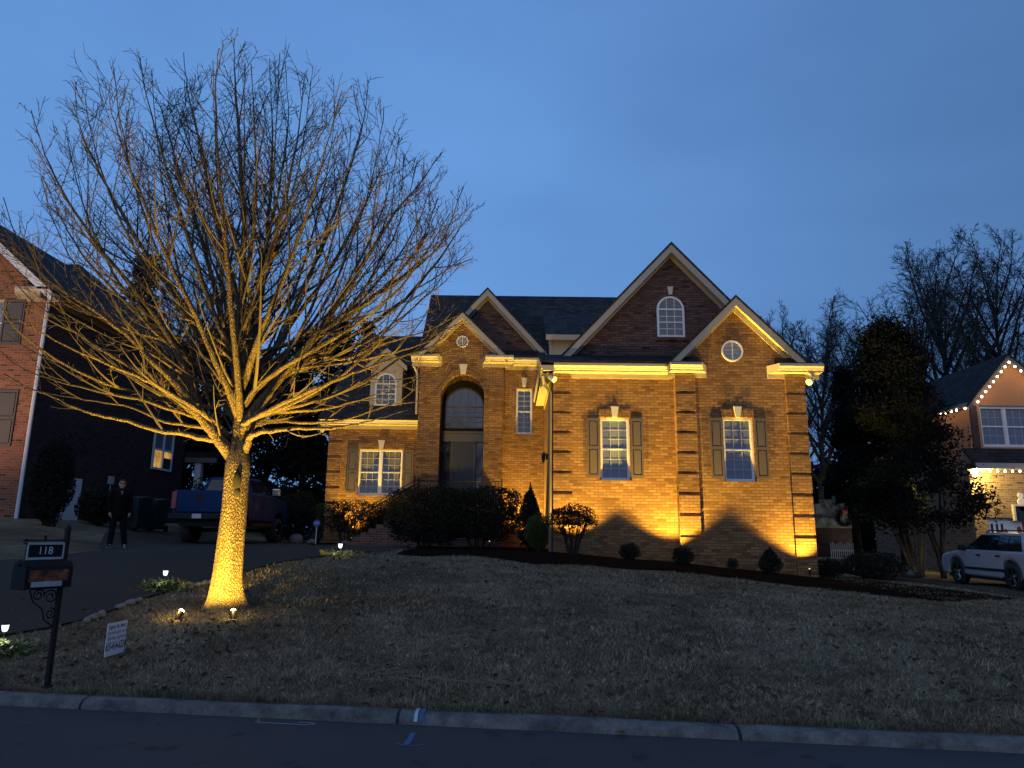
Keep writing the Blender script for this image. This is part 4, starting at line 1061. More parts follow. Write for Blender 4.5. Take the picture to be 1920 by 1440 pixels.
x = px_.x + (qx_.x - px_.x) * u + .05 * x; y = px_.y + (qx_.y - px_.y) * u + (.07 + .06 * np.sin(u * 7)) * y + .06 * np.sin(u * 9); z = gzv(x, y) + R_.uniform(.02, .06, 200)
a = R_.normal(0, .8, 200); l = R_.uniform(.03, .12, 200); dz = R_.normal(0, .015, 200); w = .002
v = np.stack([np.stack([x - l * np.cos(a), y - l * np.sin(a), z - dz], 1), np.stack([x + l * np.cos(a), y + l * np.sin(a), z + dz], 1), np.stack([x + l * np.cos(a), y + l * np.sin(a) + w, z + dz + w * 2], 1), np.stack([x - l * np.cos(a), y - l * np.sin(a) + w, z - dz + w * 2], 1)], 1)
tag(np_mesh('straw', v.reshape(-1, 3), 4, M['straw']), 'strip of pale loose straw on the lawn near the kerb', 'straw', kind='stuff')
plain('stone', (.13, .125, .12), .9, var=.4, scale=9, bump=.4)
def rock(name, label, p, r, seed, group, cat='stone', sq=.6, mat='stone'):
    random.seed(seed); mb = MB().ball((0, 0, 0), r, r * random.uniform(.6, .9), r * sq, 10, 7); f = [random.uniform(2, 5) for _ in range(3)]; ro = random.uniform(0, 3)
    mb.v = [((v[0] * math.cos(ro) - v[1] * math.sin(ro)) * (1 + .16 * math.sin(f[0] * v[1] / r + 1)) + p[0], (v[0] * math.sin(ro) + v[1] * math.cos(ro)) * (1 + .14 * math.sin(f[1] * v[0] / r)) + p[1], v[2] * (1 + .2 * math.sin(f[2] * v[0] / r)) + p[2]) for v in mb.v]
    return tag(mb.build(name, M[mat]), label, cat, group)
for i, (px, py) in enumerate([(165, 1167), (178, 1160), (192, 1155), (228, 1140), (246, 1133), (262, 1128), (345, 1107), (358, 1104), (372, 1099), (385, 1096), (396, 1094)]):
    p = hit(px, py); rock('edging_stone', 'small grey stone in the row edging the driveway by the lawn', (p.x, p.y - .03, p.z + .02), .075 + .03 * ((i * 7) % 5) / 5, 100 + i, 'small stones edging the driveway')
p = hit(563, 1000)
for i, (px, py, D, r, lab) in enumerate([(558, 992, 30.3, .42, 'pale boulder in the dark beside the hood of the pickup'), (585, 998, 30, .22, 'small pale rock at the foot of the round blue sign'), (650, 1002, 29.2, .2, 'pale rock lying in the bed before the thin hedge')]):
    q = at(px, py, D); rock('garden_rock', lab, (q.x, D, gz(q.x, D) + r * .3), r, 130 + i, None)
q = rpt(1165, 1377, .02); RNG = np.random.default_rng(3)
np_leaf = np_mesh('dry_leaf', leaf_quads(np.array([[q.x, q.y + .02, .05]] * 3), .13, .6, flat=.5), 4, M['straw']); tag(np_leaf, 'pale curled dry leaf lying against the kerb', 'leaf')
for px, py, lab in ((485, 1353, 'small dry leaf on the asphalt at the end of the sprayed loop'), (300, 1356, 'tiny pale leaf scrap on the asphalt below the yard sign'), (1240, 1379, 'small dry leaf against the kerb past the curled leaf')):
    q = rpt(px, py, .015); tag(np_mesh('dry_leaf', leaf_quads(np.array([[q.x, q.y, .02]] * 2), .07, .6, flat=.7), 4, M['straw']), lab, 'leaf')
# ------------------------------------------------------------------ lettering
def text_mesh(s, size, align='CENTER', bold=0.0, xs=1.0):
    cu = bpy.data.curves.new('lettering', 'FONT'); cu.body = s; cu.size = size; cu.align_x = align; cu.align_y = 'CENTER'; cu.offset = bold; cu.resolution_u = 3
    o = bpy.data.objects.new('lettering', cu); col.objects.link(o); bpy.context.view_layer.update()
    me = bpy.data.meshes.new_from_object(o.evaluated_get(bpy.context.evaluated_depsgraph_get()))
    bpy.data.objects.remove(o); bpy.data.curves.remove(cu)
    for v in me.vertices: v.co.x *= xs
    return me
def lettering(s, size, mat, parent, mtx, bold=0.0, xs=1.0, width=None, name='lettering'):
    me = text_mesh(s, size, 'CENTER', bold, xs)
    if width:
        w = max(v.co.x for v in me.vertices) - min(v.co.x for v in me.vertices); c = (max(v.co.x for v in me.vertices) + min(v.co.x for v in me.vertices)) / 2
        for v in me.vertices: v.co.x = (v.co.x - c) * width / w
    me.transform(mtx); return link_mesh(name, me, M[mat], parent)
plain('ink', (.012, .014, .035), .6); plain('sign_white', (.62, .64, .70), .5, var=.05); plain('sign_blue', (.02, .09, .33), .5, var=.1); plain('grey_paint', (.4, .4, .4), .5)
FACE = Matrix.Rotation(PI / 2, 4, 'X')          # flat text stood upright, facing -y
# yard sign, turned well away from the camera
bl = at(195, 1233, 9.15); br = at(232, 1222, 9.15 * 1.0); sy = 9.15
A = at(195, 1233, 9.15); B = at(232, 1222, 9.15 * 1.045); W_ = Vector((B.x - A.x, B.y - A.y, 0)); wd = W_.length; rz = math.atan2(W_.y, W_.x); hh = .385
mid = (A + B) / 2; g0 = gz(mid.x, mid.y)
ys = thing('yard_sign', 'white yard sign for landscape and holiday lighting standing in the lawn near the mailbox', 'yard sign', (mid.x, mid.y, mid.z), rotz=rz, local=True)
MB().box(-wd / 2, wd / 2, -.004, .004, 0, hh).build('sign_panel', M['sign_white'], ys)
dz = g0 - mid.z
MB().tube([(-.12, .007, hh * .8), (-.12, .007, dz - .1)], .004, 5).tube([(.12, .007, hh * .8), (.12, .007, dz - .1)], .004, 5).tube([(-.12, .007, min(-.01, dz * .4)), (.12, .007, min(-.01, dz * .4))], .004, 5).build('wire_stake', M['iron'], ys)
for s, sz, z, b, w in (('Lights By Matt', .06, .335, .001, .36), ('Landscape and', .06, .27, .0, .40), ('Holiday Lighting', .06, .205, .0, .40), ('615-414-6324', .13, .105, .0035, .42)):
    lettering(s, sz, 'ink', ys, Matrix.Translation((0, -.0055, z)) @ FACE, b, width=w)
# small round security sign
q = at(594, 981, 29.3); sg = thing('security_sign', 'small round blue security sign on a white stake at the corner of the house', 'sign', (q.x, 29.3, gz(q.x, 29.3)))
R_ = .15; mb = MB().prism([(q.x + R_ * math.cos(PI / 8 + k * PI / 4), q.z + R_ * math.sin(PI / 8 + k * PI / 4)) for k in range(8)], 'y', 29.295, 29.305); mb.build('sign_panel', M['sign_blue'], sg)
MB().box(q.x - .018, q.x + .018, 29.307, 29.32, gz(q.x, 29.3) - .1, q.z).build('stake', M['white'], sg)
lettering('ADT', .13, 'sign_white', sg, Matrix.Translation((q.x - ORG[sg.name].x, -.009, q.z - ORG[sg.name].z)) @ FACE, .002, width=.2)

# ------------------------------------------------------------------ mailbox
P0 = at(90, 1275, 8.35); D_ = 8.35; gm = gz(P0.x, D_)
ang = math.radians(246)            # direction the little door faces
mbx = thing('mailbox', 'black mailbox on a black post with house number plate 118 at the kerb', 'mailbox', (P0.x, D_, gm), rotz=ang, local=True)
# local frame: x towards the door
zt = at(118, 1048, D_).z - gm; zb = at(100, 1100, D_).z - gm; top = at(106, 984, D_).z - gm
MB().tube([(0, 0, -.2), (0, 0, top - .05)], .033, 10).tube([(0, 0, top - .05), (0, 0, top)], [.045, .012], 10).tube([(0, 0, 0), (0, 0, .02)], .06, 10).build('post', M['iron'], mbx)
w = .105; hb = zt - zb; L0, L1 = -.05, .46
outl = [(-w, zb), (w, zb), (w, zt - w)] + [(w * math.cos(a), zt - w + w * math.sin(a)) for a in [PI * k / 12 for k in range(1, 12)]] + [(-w, zt - w)]
box = MB().prism(outl, 'x', L0, L1).build('box', M['iron'], mbx); bevel(box, .006, 2)
big = [(y * 1.06, zb + (z - zb) * 1.025 - .006) for y, z in outl]
dr = MB().prism(big, 'x', L1 + .001, L1 + .022).build('door', M['black_plastic'], mbx); MB().ball((L1 + .035, 0, zt - .05), .014).build('handle', M['iron'], dr)
m, nt, b = newmat('autumn_print'); n1 = noise(nt, pos(nt), 14, 4, .6)
nt.links.new(ramp(nt, n1, [(.35, (.012, .008, .006)), (.5, (.16, .03, .012)), (.66, (.30, .10, .02))]), b.inputs['Base Color'])
# side of the box that shows: local +y or -y whichever looks at the camera
side = 1 if (Matrix.Rotation(ang, 3, 'Z') @ Vector((0, 1, 0))).y < 0 else -1
MB().box(L0 + .05, L1 - .02, side * (w + .001), side * (w + .004), zb + .075, zt - w - .0).build('printed_wrap', M['autumn_print'], mbx)
MB().box(L0 + .12, L1 - .05, side * (w + .005), side * (w + .008), zb + .02, zb + .075).build('name_strip', M['grey_paint'], mbx)
mb = MB()                           # scrolled iron bracket under the box
def spiral(c, r0, turns, a0, s=1):
    return [(c[0] + r0 * (1 - .75 * t) * math.cos(a0 + s * turns * 2 * PI * t), 0, c[1] + r0 * (1 - .75 * t) * math.sin(a0 + s * turns * 2 * PI * t)) for t in [k / 26 for k in range(27)]]
mb.tube([(0.03, 0, zb - .42), (.03, 0, zb - .01), (.33, 0, zb - .01)], .008, 6)
mb.tube(spiral((.10, zb - .10), .08, 1.6, 0), .008, 5).tube(spiral((.24, zb - .075), .065, 1.5, PI, -1), .008, 5).tube(spiral((.08, zb - .28), .06, 1.5, PI / 2), .008, 5)
mb.tube([(.34, 0, zb - .02), (.29, 0, zb - .14), (.18, 0, zb - .22), (.14, 0, zb - .34), (.03, 0, zb - .42)], .008, 6)
mb.build('bracket', M['iron'], mbx)
# number plate above the box
za, zc = at(60, 1045, D_).z - gm, at(60, 1018, D_).z - gm; pl0, pl1 = .03, .44
MB().box(pl0, pl1, -.012, .012, za, zc).build('number_plate', M['black_plastic'], mbx)
MB().box(pl0, pl1, side * .013, side * .02, za - .012, za + .012).box(pl0, pl1, side * .013, side * .02, zc - .012, zc + .012).box(pl0 - .002, pl0 + .012, side * .0125, side * .021, za + .012, zc - .012).box(pl1 - .012, pl1 + .002, side * .0125, side * .021, za + .012, zc - .012).build('plate_frame', M['grey_paint'], mbx)
mb = MB().tube([(pl0 - .02, 0, zc + .035), (pl1 + .04, 0, zc + .035)], .009, 6).tube([(.24, 0, zc + .035), (.255, 0, zc + .09)], .012, 6).tube(spiral((pl1 + .02, zc + .02), .03, 1.2, PI / 2), .006, 5)
mb.build('scroll_bar', M['iron'], mbx)
rot = Matrix.Rotation(PI, 4, 'Z') if side > 0 else Matrix.Identity(4)
lettering('118', .115, 'sign_white', mbx, Matrix.Translation(((pl0 + pl1) / 2, side * .0135, (za + zc) / 2)) @ rot @ FACE, .0)

# ================================================================== floodlit red brick house beyond the driveway
RH_ = thing('brick_house', 'tall red brick house with white trim, floodlit front and dark side wall', 'house', (-16.9, 25, 2.0))
RB = M['brick_red']; XL = -16.9
sh = lambda a, b: (at(a[0], a[1], 25), at(b[0], b[1], 25))
win_u = (-20.05, -18.42, at(10, 648, 25).z, at(10, 560, 25).z); win_l = (-20.05, -18.55, at(5, 838, 25).z, at(5, 733, 25).z)
wall_xz('wall', 25, -30, XL, 1.2, 9.9, [win_u, win_l], RB, RH_, top=[(-24.2, 9.9), (XL, 9.9), (-20.5, 13.1)])
MB().poly([(XL, 25, 1.2), (XL, 37.2, 1.0), (XL, 37.2, 10), (XL, 25, 10)]).build('wall', M['brick_shaded'], RH_)
MB().box(-30, XL - .01, 37, 37.2, 1, 10).build('wall', M['brick_shaded'], RH_)
for w_ in (win_u, win_l):
    window(RH_, 25, *w_, cols=4, rows=6, glass='glass_blind')
for a, b in (((25, 562), (45, 646)), ((12, 731), (28, 837))):
    p, q = at(*a, 25), at(*b, 25); shutter(RH_, win_u[1] + .05 if a[0] == 25 else win_l[1] + .05, at(45, 600, 25).x if a[0] == 25 else at(29, 780, 25).x, 25, q.z, p.z)
gable(RH_, -20.5, 13.62, .86, -24.6, -16.45, 24.55, 25, 33, roof='shingle_dark', trim='white', fh=.34)
MB().add([(-40, 33, 14.3), (-21, 33, 14.3), (-16.42, 37.35, 10.16), (-16.42, 28.6, 10.16), (-40, 28.6, 10.16), (-40, 37.35, 10.16)], [(0, 1, 3, 4), (1, 2, 3), (0, 5, 2, 1)]).build('roof', M['shingle_dark'], RH_)
cornice(RH_, 25, 9.82, -18.0, -16.45, 1.0, ret0=.4)
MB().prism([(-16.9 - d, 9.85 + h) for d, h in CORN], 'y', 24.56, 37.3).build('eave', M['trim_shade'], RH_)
MB().tube([(-16.8, 24.93, 9.9), (-16.8, 24.93, 2.0)], .06, 6).build('downspout', M['white'], RH_)
# lit window in the side wall
y0, y1 = atx(285, 850, XL).y, atx(322, 850, XL).y; zt_, zb_ = atx(300, 805, XL).z, atx(300, 882, XL).z; ym = (y0 + y1) / 2; zm = (zt_ + zb_) / 2
mb = MB().box(XL, XL + .08, y0, y0 + .09, zb_, zt_).box(XL, XL + .08, y1 - .09, y1, zb_, zt_).box(XL, XL + .081, y0 + .09, y1 - .09, zt_ - .1, zt_).box(XL, XL + .081, y0 + .09, y1 - .09, zb_, zb_ + .1).box(XL, XL + .079, ym - .06, ym + .06, zb_ + .1, zt_ - .1).box(XL, XL + .075, y0 + .09, ym - .06, zm - .05, zm + .05).box(XL, XL + .075, ym + .06, y1 - .09, zm - .05, zm + .05)
w = mb.build('window', M['white'], RH_, label='window with yellow light inside')
m, nt, b = newmat('lit_room'); n1 = noise(nt, pos(nt), 2.2, 2)
c = ramp(nt, n1, [(.35, (.6, .28, .05)), (.65, (1, .58, .16))]); nt.links.new(c, b.inputs['Emission Color']); b.inputs['Emission Strength'].default_value = .55; b.inputs['Base Color'].default_value = (.05, .04, .02, 1)
MB().poly([(XL + .02, y0 + .09, zb_ + .1), (XL + .02, y1 - .09, zb_ + .1), (XL + .02, y1 - .09, zm), (XL + .02, y0 + .09, zm)]).build('lit_pane', M['lit_room'], w)
MB().poly([(XL + .021, y0 + .09, zm), (XL + .021, y1 - .09, zm), (XL + .021, y1 - .09, zt_ - .1), (XL + .021, y0 + .09, zt_ - .1)]).build('pane', M['glass_blind'], w)
MB().box(XL + .022, XL + .03, ym + .06, y1 - .09, zb_ + .1, zb_ + .62).build('shade', M['dark_inside'], w)
# white side door, meter box, rear porch
y0, y1 = 27.2, atx(147, 940, XL).y; zt_, zb_ = atx(140, 897, XL).z, gz(XL, 28) - .05
dr = MB().box(XL, XL + .05, y0, y1, zb_, zt_).build('door', M['white'], RH_, label='white side door')
mb = MB()
for za_, zc_ in ((.12, .42), (.5, .9)): mb.box(XL + .051, XL + .06, y0 + .14, y1 - .14, zb_ + (zt_ - zb_) * za_, zb_ + (zt_ - zb_) * zc_)
mb.build('panel', M['white'], dr)
p = atx(206, 900, XL); MB().box(XL, XL + .12, p.y - .16, p.y + .12, p.z - .17, p.z + .15).cyl((XL + .06, p.y - .02, p.z - .17), (XL + .06, p.y - .02, p.z - 1.0), .02).build('meter_box', M['grey_paint'], RH_)
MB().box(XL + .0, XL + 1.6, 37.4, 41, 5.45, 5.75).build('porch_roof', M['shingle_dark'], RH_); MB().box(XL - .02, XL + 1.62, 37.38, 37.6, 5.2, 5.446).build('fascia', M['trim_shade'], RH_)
q = at(376, 840, 37.6); MB().box(q.x - .16, q.x + .16, 37.5, 37.8, 2.2, 5.19).build('porch_column', M['white'], RH_)
q = at(338, 840, 37.5); MB().tube([(q.x, 37.5, 5.4), (q.x, 37.5, 1.8)], .05, 6).build('downspout', M['white'], RH_)
MB().box(XL + .02, XL + 1.7, 37.5, 41, .8, 2.2).build('porch_floor', M['brick_shaded'], RH_)
fl = (-20.6, 19.0, gz(-20.6, 19.0) + .25)
L = spot(None, fl, (-19.0, 25, 9.0), 350, 84, .9, (1, .66, .36), .08)
# bins against the dark wall
plain('bin_green', (.006, .022, .018), .45)
def bin_(px, D, label, rot):
    q = at(px, 985, D); z = gz(q.x, D); t = thing('trash_bin', label, 'trash bin', (q.x, D, z), 'wheeled bins by the dark side wall', rotz=rot, local=True)
    H = 1.12; o = MB().add([(-.26, -.28, .1), (.26, -.28, .1), (.26, .28, .1), (-.26, .28, .1), (-.33, -.36, H), (.33, -.36, H), (.33, .38, H), (-.33, .38, H)], [(0, 3, 2, 1), (4, 5, 6, 7), (0, 1, 5, 4), (1, 2, 6, 5), (2, 3, 7, 6), (3, 0, 4, 7)]).build('body', M['bin_green'], t); bevel(o, .03, 2)
    o = MB().prism([(-.4, H + .005), (.42, H + .005), (.42, H + .05), (.1, H + .11), (-.4, H + .04)], 'x', -.35, .35).build('lid', M['bin_green'], t); bevel(o, .015, 2)
    for s in (-1, 1): MB().tube([(s * .27, .3, .12), (s * .32, .3, .12)], .12, 14).build('wheel', M['black_plastic'], t)
    MB().tube([(-.3, .44, H + .02), (.3, .44, H + .02)], .018, 6).build('handle', M['black_plastic'], t)
bin_(254, 26.3, 'dark green wheeled bin nearer the grey meter box', -.25); bin_(288, 27.4, 'dark green wheeled bin nearer the blue pickup', -.2)

# ================================================================== house with string lights
SH = thing('gabled_house', 'house with peach gable, string lights and brick garage wall under a bright floodlight', 'house', (18.4, 29, .5))
PE = M['peach']; BT = M['brick_tan']; X0 = 18.4
wall_xz('wall', 29, X0, 27, -.2, 4.75, [(18.95, 24.2, -.2, 2.62)], BT, SH, depth=.3)
wall_yz('wall', X0, 29, 37, -.2, 4.9, BT, SH)
WS = (19.12, 21.25, 5.46, 7.16)
wall_xz('upper_wall', 29, 18.62, 23.5, 4.6, 7.2, [WS], PE, SH, top=[(18.62, 7.2), (23.2, 7.2), (20.32, 9.2)])
wall_yz('upper_wall', 18.62, 29, 37, 4.6, 7.3, PE, SH)
window(SH, 29, *WS, cols=3, rows=4, halves=2, glass='glass_blind', f=.09)
MB().box(18.7, 18.98, 28.94, 28.998, 5.4, 7.16).build('shutter', plain('maroon', (.05, .018, .016), .6), SH)
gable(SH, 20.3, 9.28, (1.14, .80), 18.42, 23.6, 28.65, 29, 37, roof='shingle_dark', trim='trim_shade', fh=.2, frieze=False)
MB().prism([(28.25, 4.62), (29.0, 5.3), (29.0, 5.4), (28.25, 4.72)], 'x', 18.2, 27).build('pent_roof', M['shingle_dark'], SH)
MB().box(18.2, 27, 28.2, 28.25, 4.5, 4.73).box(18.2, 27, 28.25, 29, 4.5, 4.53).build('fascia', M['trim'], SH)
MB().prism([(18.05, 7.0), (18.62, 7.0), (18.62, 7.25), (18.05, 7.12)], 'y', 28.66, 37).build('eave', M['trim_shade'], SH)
gd = MB().box(18.95, 24.2, 29.2, 29.28, -.2, 2.62).build('garage_door', M['white'], SH)
lintel(SH, 18.8, 24.2, 29, 2.63, .3, 'brick_tan')
p = at(1822, 887, 28.85); ff = MB().box(p.x - .1, p.x + .1, 28.8, 28.999, p.z + .02, p.z + .16).tube([(p.x, 28.85, p.z + .06), (p.x, 28.7, p.z - .02)], [.05, .1], 12).build('floodlight', M['white'], SH)
MB().ball((p.x, 28.66, p.z - .035), .12).build('lit_lens', M['lens_hot'], ff)
point((p.x, 28.45, p.z - .05), 420, (1, .72, .2), .06)
# banner over the garage door: dark strokes, figures and a red panel with a white outline
bn_ = thing('garage_banner', 'white and red banner hung across the garage door behind the white car', 'banner', (18.95, 29.15, 1.6))
MB().box(18.96, 20.35, 29.13, 29.15, 1.0, 2.52).build('cloth', plain('banner_white', (.75, .74, .68), .7), bn_)
MB().box(20.352, 21.6, 29.128, 29.15, 1.0, 2.52).build('red_panel', plain('banner_red', (.45, .02, .02), .6), bn_)
mb = MB()
for x in (19.1, 19.3, 19.5): mb.box(x, x + .09, 29.118, 29.128, 1.75, 2.4)
mb.box(19.39, 19.5, 29.12, 29.127, 2.05, 2.13); mb.build('lettering', M['ink'], bn_)
mb = MB().ball((19.68, 29.124, 1.9), .1, .003, .32, 10, 8).ball((20.22, 29.124, 2.15), .1, .003, .16, 10, 8); mb.build('figures', plain('figure_brown', (.16, .05, .03), .7), bn_)
MB().tube([(20.5, 29.12, 1.2), (20.48, 29.12, 2.1), (20.7, 29.12, 2.4), (21.0, 29.12, 2.42)], .03, 5).build('white_outline', M['white'], bn_)
orn = at(1914, 935, 28.93); t = thing('wall_ornament', 'white stacked round ornament hung on the brick above the banner', 'ornament', orn)
MB().tube([(orn.x, 28.96, orn.z + .12), (orn.x, 28.9, orn.z + .12)], .11, 14).tube([(orn.x, 28.96, orn.z - .12), (orn.x, 28.89, orn.z - .12)], .15, 14).tube([(orn.x, 28.96, orn.z - .36), (orn.x, 28.9, orn.z - .36)], .13, 14).build('discs', M['white'], t)
orn = at(1916, 962, 28.85); t = thing('framed_board', 'dark board in a pale yellow frame over the banner edge', 'board', orn)
MB().box(orn.x - .25, orn.x + .5, 28.9, 28.96, orn.z - .3, orn.z + .3).build('board', M['door_dark'], t)
MB().box(orn.x - .3, orn.x - .22, 28.86, 28.97, orn.z - .3, orn.z + .34).box(orn.x - .22, orn.x + .5, 28.86, 28.97, orn.z + .27, orn.z + .34).build('frame', M['limestone'], t)
# string lights
M['bulb'] = emit('bulb', (1, .80, .55), 22)
bulb_me = MB().ball((0, 0, 0), .036, .036, .045, 8, 6).mesh('bulb')
def string(label, pts, n):
    pts = [Vector(p) for p in pts]; t = thing('string_light', label, 'string lights', pts[0], 'string lights along the roof edges'); org = pts[0]
    MB().tube(pts, .006, 4).build('wire', M['iron'], t)
    L = [0]
    for a, b in zip(pts, pts[1:]): L.append(L[-1] + (b - a).length)
    for i in range(n):
        s = L[-1] * (i + .5) / n; k = next(j for j in range(len(L) - 1) if s <= L[j + 1] + 1e-6); p = pts[k].lerp(pts[k + 1], (s - L[k]) / (L[k + 1] - L[k]))
        me = bulb_me
        o = bpy.data.objects.new('bulb', me); col.objects.link(o)
        if not me.materials: me.materials.append(M['bulb'])
        o.parent = t; o.location = p - org + Vector((0, -.02, -.05))
gap = lambda x: 9.28 - (1.14 * (20.3 - x) if x < 20.3 else .8 * (x - 20.3)) - .33
string('row of glowing bulbs along the peach gable rake', [(18.75, 28.62, gap(18.75)), (20.3, 28.62, gap(20.3)), (22.6, 28.62, gap(22.6))], 19)
string('row of glowing bulbs along the side eave running back to the dark conifer', [(18.5, 28.62, 7.05), (18.12, 28.8, 6.98), (18.12, 34.5, 6.98)], 17)
string('row of glowing bulbs along the low eave over the garage wall', [(18.3, 28.22, 4.46), (27, 28.22, 4.46)], 30)
for a, w_ in (((19.2, 28.2, 7.6), 7), ((20.6, 28.0, 8.0), 7), ((18.2, 30.5, 6.6), 1.6), ((20.5, 28.0, 4.2), 6), ((22.0, 28.0, 4.2), 6)): point(a, w_, (1, .64, .34), .3)

# ------------------------------------------------------------------ things between the houses
q = at(1552, 1040, 39); fz = gz(q.x, 39)
fp = thing('stone_fireplace', 'grey stone outdoor fireplace with a stepped chimney beyond the brick corner', 'fireplace', (q.x, 39, fz))
def rubble(name, c1, c2, sc=4):
    m, nt, b = newmat(name); v = N(nt, 'ShaderNodeTexVoronoi', feature='F1'); v.inputs['Scale'].default_value = sc; nt.links.new(pos(nt), v.inputs['Vector'])
    s = N(nt, 'ShaderNodeSeparateColor'); nt.links.new(v.outputs['Color'], s.inputs[0])
    nt.links.new(ramp(nt, s.outputs[0], [(0, c1), (1, c2)]), b.inputs['Base Color']); b.inputs['Roughness'].default_value = .95; bumpit(nt, b, v.outputs['Distance'], 1, .05)
rubble('rubble', (.06, .058, .05), (.20, .19, .16))
P = lambda px, py: at(px, py, 39)
a, b_, c_ = P(1523, 945), P(1565, 945), P(1582, 945); zt_ = a.z; zm_ = P(1550, 972).z; zb_ = P(1550, 990).z
MB().prism([(a.x, zm_), (b_.x, zm_), (b_.x, zt_), (a.x, zt_)], 'y', 38.6, 39.3).build('chimney', M['rubble'], fp)
MB().prism([(a.x - .15, zb_), (P(1590, 990).x + .1, zb_), (P(1582, 960).x, zm_), (c_.x - .1, zt_ + .02), (b_.x + .003, zt_ + .02), (b_.x + .003, zm_ - .002), (a.x, zm_ - .002)], 'y', 38.45, 39.4).build('shoulder', M['rubble'], fp)
MB().box(a.x - .1, P(1588, 990).x, 38.5, 39.4, fz - .1, zb_ - .003).build('hearth', M['brick_shaded'], fp)
MB().box(P(1540, 940).x, P(1556, 940).x, 38.7, 39.2, zt_ + .003, P(1550, 937).z).tube([(P(1562, 940).x, 38.9, zt_), (P(1562, 940).x, 38.9, P(1562, 930).z)], .09, 8).build('chimney_cap', M['rubble'], fp)
wq = P(1574, 968); t = thing('wreath', 'dark wreath with a red bow hung on the stone fireplace', 'wreath', (wq.x, 38.4, wq.z))
RNG = np.random.default_rng(5); aa = RNG.uniform(0, 2 * PI, 500); rr = .36 + RNG.normal(0, .06, 500)
np_mesh('greenery', leaf_quads(np.stack([wq.x + rr * np.cos(aa), 38.4 + RNG.normal(0, .03, 500), wq.z - .1 + rr * np.sin(aa)], 1), .12, .4), 4, M['shrub'], t)
MB().ball((wq.x, 38.33, wq.z + .22), .16, .06, .12, 10, 6).build('bow', M['banner_red'], t)
spot(None, (wq.x + 1.6, 37.2, fz + .3), (wq.x, 39, zt_ - .7), 42, 80, .7, (.95, .95, .62), .06)
# picket fence lit from the yard
fn = thing('picket_fence', 'short run of white pickets glinting in the dark beside the stone fireplace', 'fence', (P(1575, 1042).x, 37.5, fz))
mb = MB(); x0_, x1_ = at(1558, 1030, 37.5).x, at(1600, 1030, 37.5).x; k = 12
for i in range(k):
    x = x0_ + (x1_ - x0_) * i / (k - 1); mb.box(x - .022, x + .022, 37.48, 37.5, fz - .1, at(1575, 1018, 37.5).z + .05 * math.sin(i * 1.7))
mb.box(x0_, x1_, 37.503, 37.53, fz + .3, fz + .38); mb.build('pickets', M['grey_paint'], fn)
spot(None, (x0_ + .9, 36.3, fz + .15), (x0_ + .6, 37.5, fz + .5), .3, 70, .8, (1, .97, .9), .05)
# bare multi-stem shrub lit amber by the garage light
random.seed(9); cmq = gp(1722, 1062, 27.0); cm = thing('bare_shrub', 'bare multi stemmed shrub with amber lit stems at the side of the garage wing', 'shrub', cmq); mb = MB(); tw2 = MB()
for i in range(11):
    a = i * 2.4; d = Vector((.20 * math.cos(a) - .12, .16 * math.sin(a), 1)).normalized(); B = grow(Vector(cmq) + Vector((.12 * math.cos(a), .1 * math.sin(a), -.1)), d, random.uniform(2.1, 2.9), 6, .02, .07)
    mb.tube(B, [.042 * (1 - .6 * k / 6) for k in range(7)], 6)
    for j in range(7):
        q, tg = along(B, random.uniform(.45, 1)); tw2.tube(grow(q, side_dir(tg, .6), random.uniform(.3, .7), 3, .05, .15), [.009, .007, .005, .004], 3, cap=False)
mb.build('stem', M['bark'], cm, smooth=True); tw2.build('twigs', M['twig'], cm)
spot(None, (cmq[0] + 1.7, 26.2, cmq[2] + .25), (cmq[0], 27, cmq[2] + 1.6), 20, 70, .8, (1, .62, .2), .06)
q = at(1703, 1045, 27.3); rock('garden_rock', 'amber lit boulder at the foot of the multi stemmed shrub', (q.x, 27.3, gz(q.x, 27.3) + .18), .42, 150, None)
# leafy small tree at the garage corner, lit by the floodlight
random.seed(12); lt = gp(1768, 1060, 26.9); t = thing('leafy_tree', 'small leafy tree with forked trunk, leaves lit yellow by the garage floodlight', 'tree', lt)
mb = MB(); b0 = Vector(lt)
fork = b0 + Vector((-.1, 0, 1.0))
for e, r in (((-.75, .2, 3.0), .09), ((.1, -.1, 3.2), .1), ((.55, .3, 3.6), .07), ((-.3, .4, 3.7), .06)):
    mb.tube(bez([b0 + Vector((0, 0, -.1)), b0 + Vector((e[0] * .2, e[1] * .2, 1.0)), b0 + Vector((e[0] * .6, e[1] * .6, 2.0)), b0 + Vector(e)], 4), [r * (1 - .06 * k) for k in range(13)], 7)
mb.build('trunk', M['bark_dark'], t, smooth=True)
RNG = np.random.default_rng(12); cl = []
for i in range(40):
    v = rvec() * (random.random() ** .4); cl.append((b0.x - 1.4 + v.x * 1.05, b0.y + 1.0 + v.y * .9, b0.z + 3.1 + v.z * 1.0))
cl = np.array(cl); idx = RNG.integers(0, 40, 6500)
np_mesh('crown', leaf_quads(cl[idx] + RNG.normal(size=(6500, 3)) * .24, .14, .5), 4, M['shrub_light'], t)
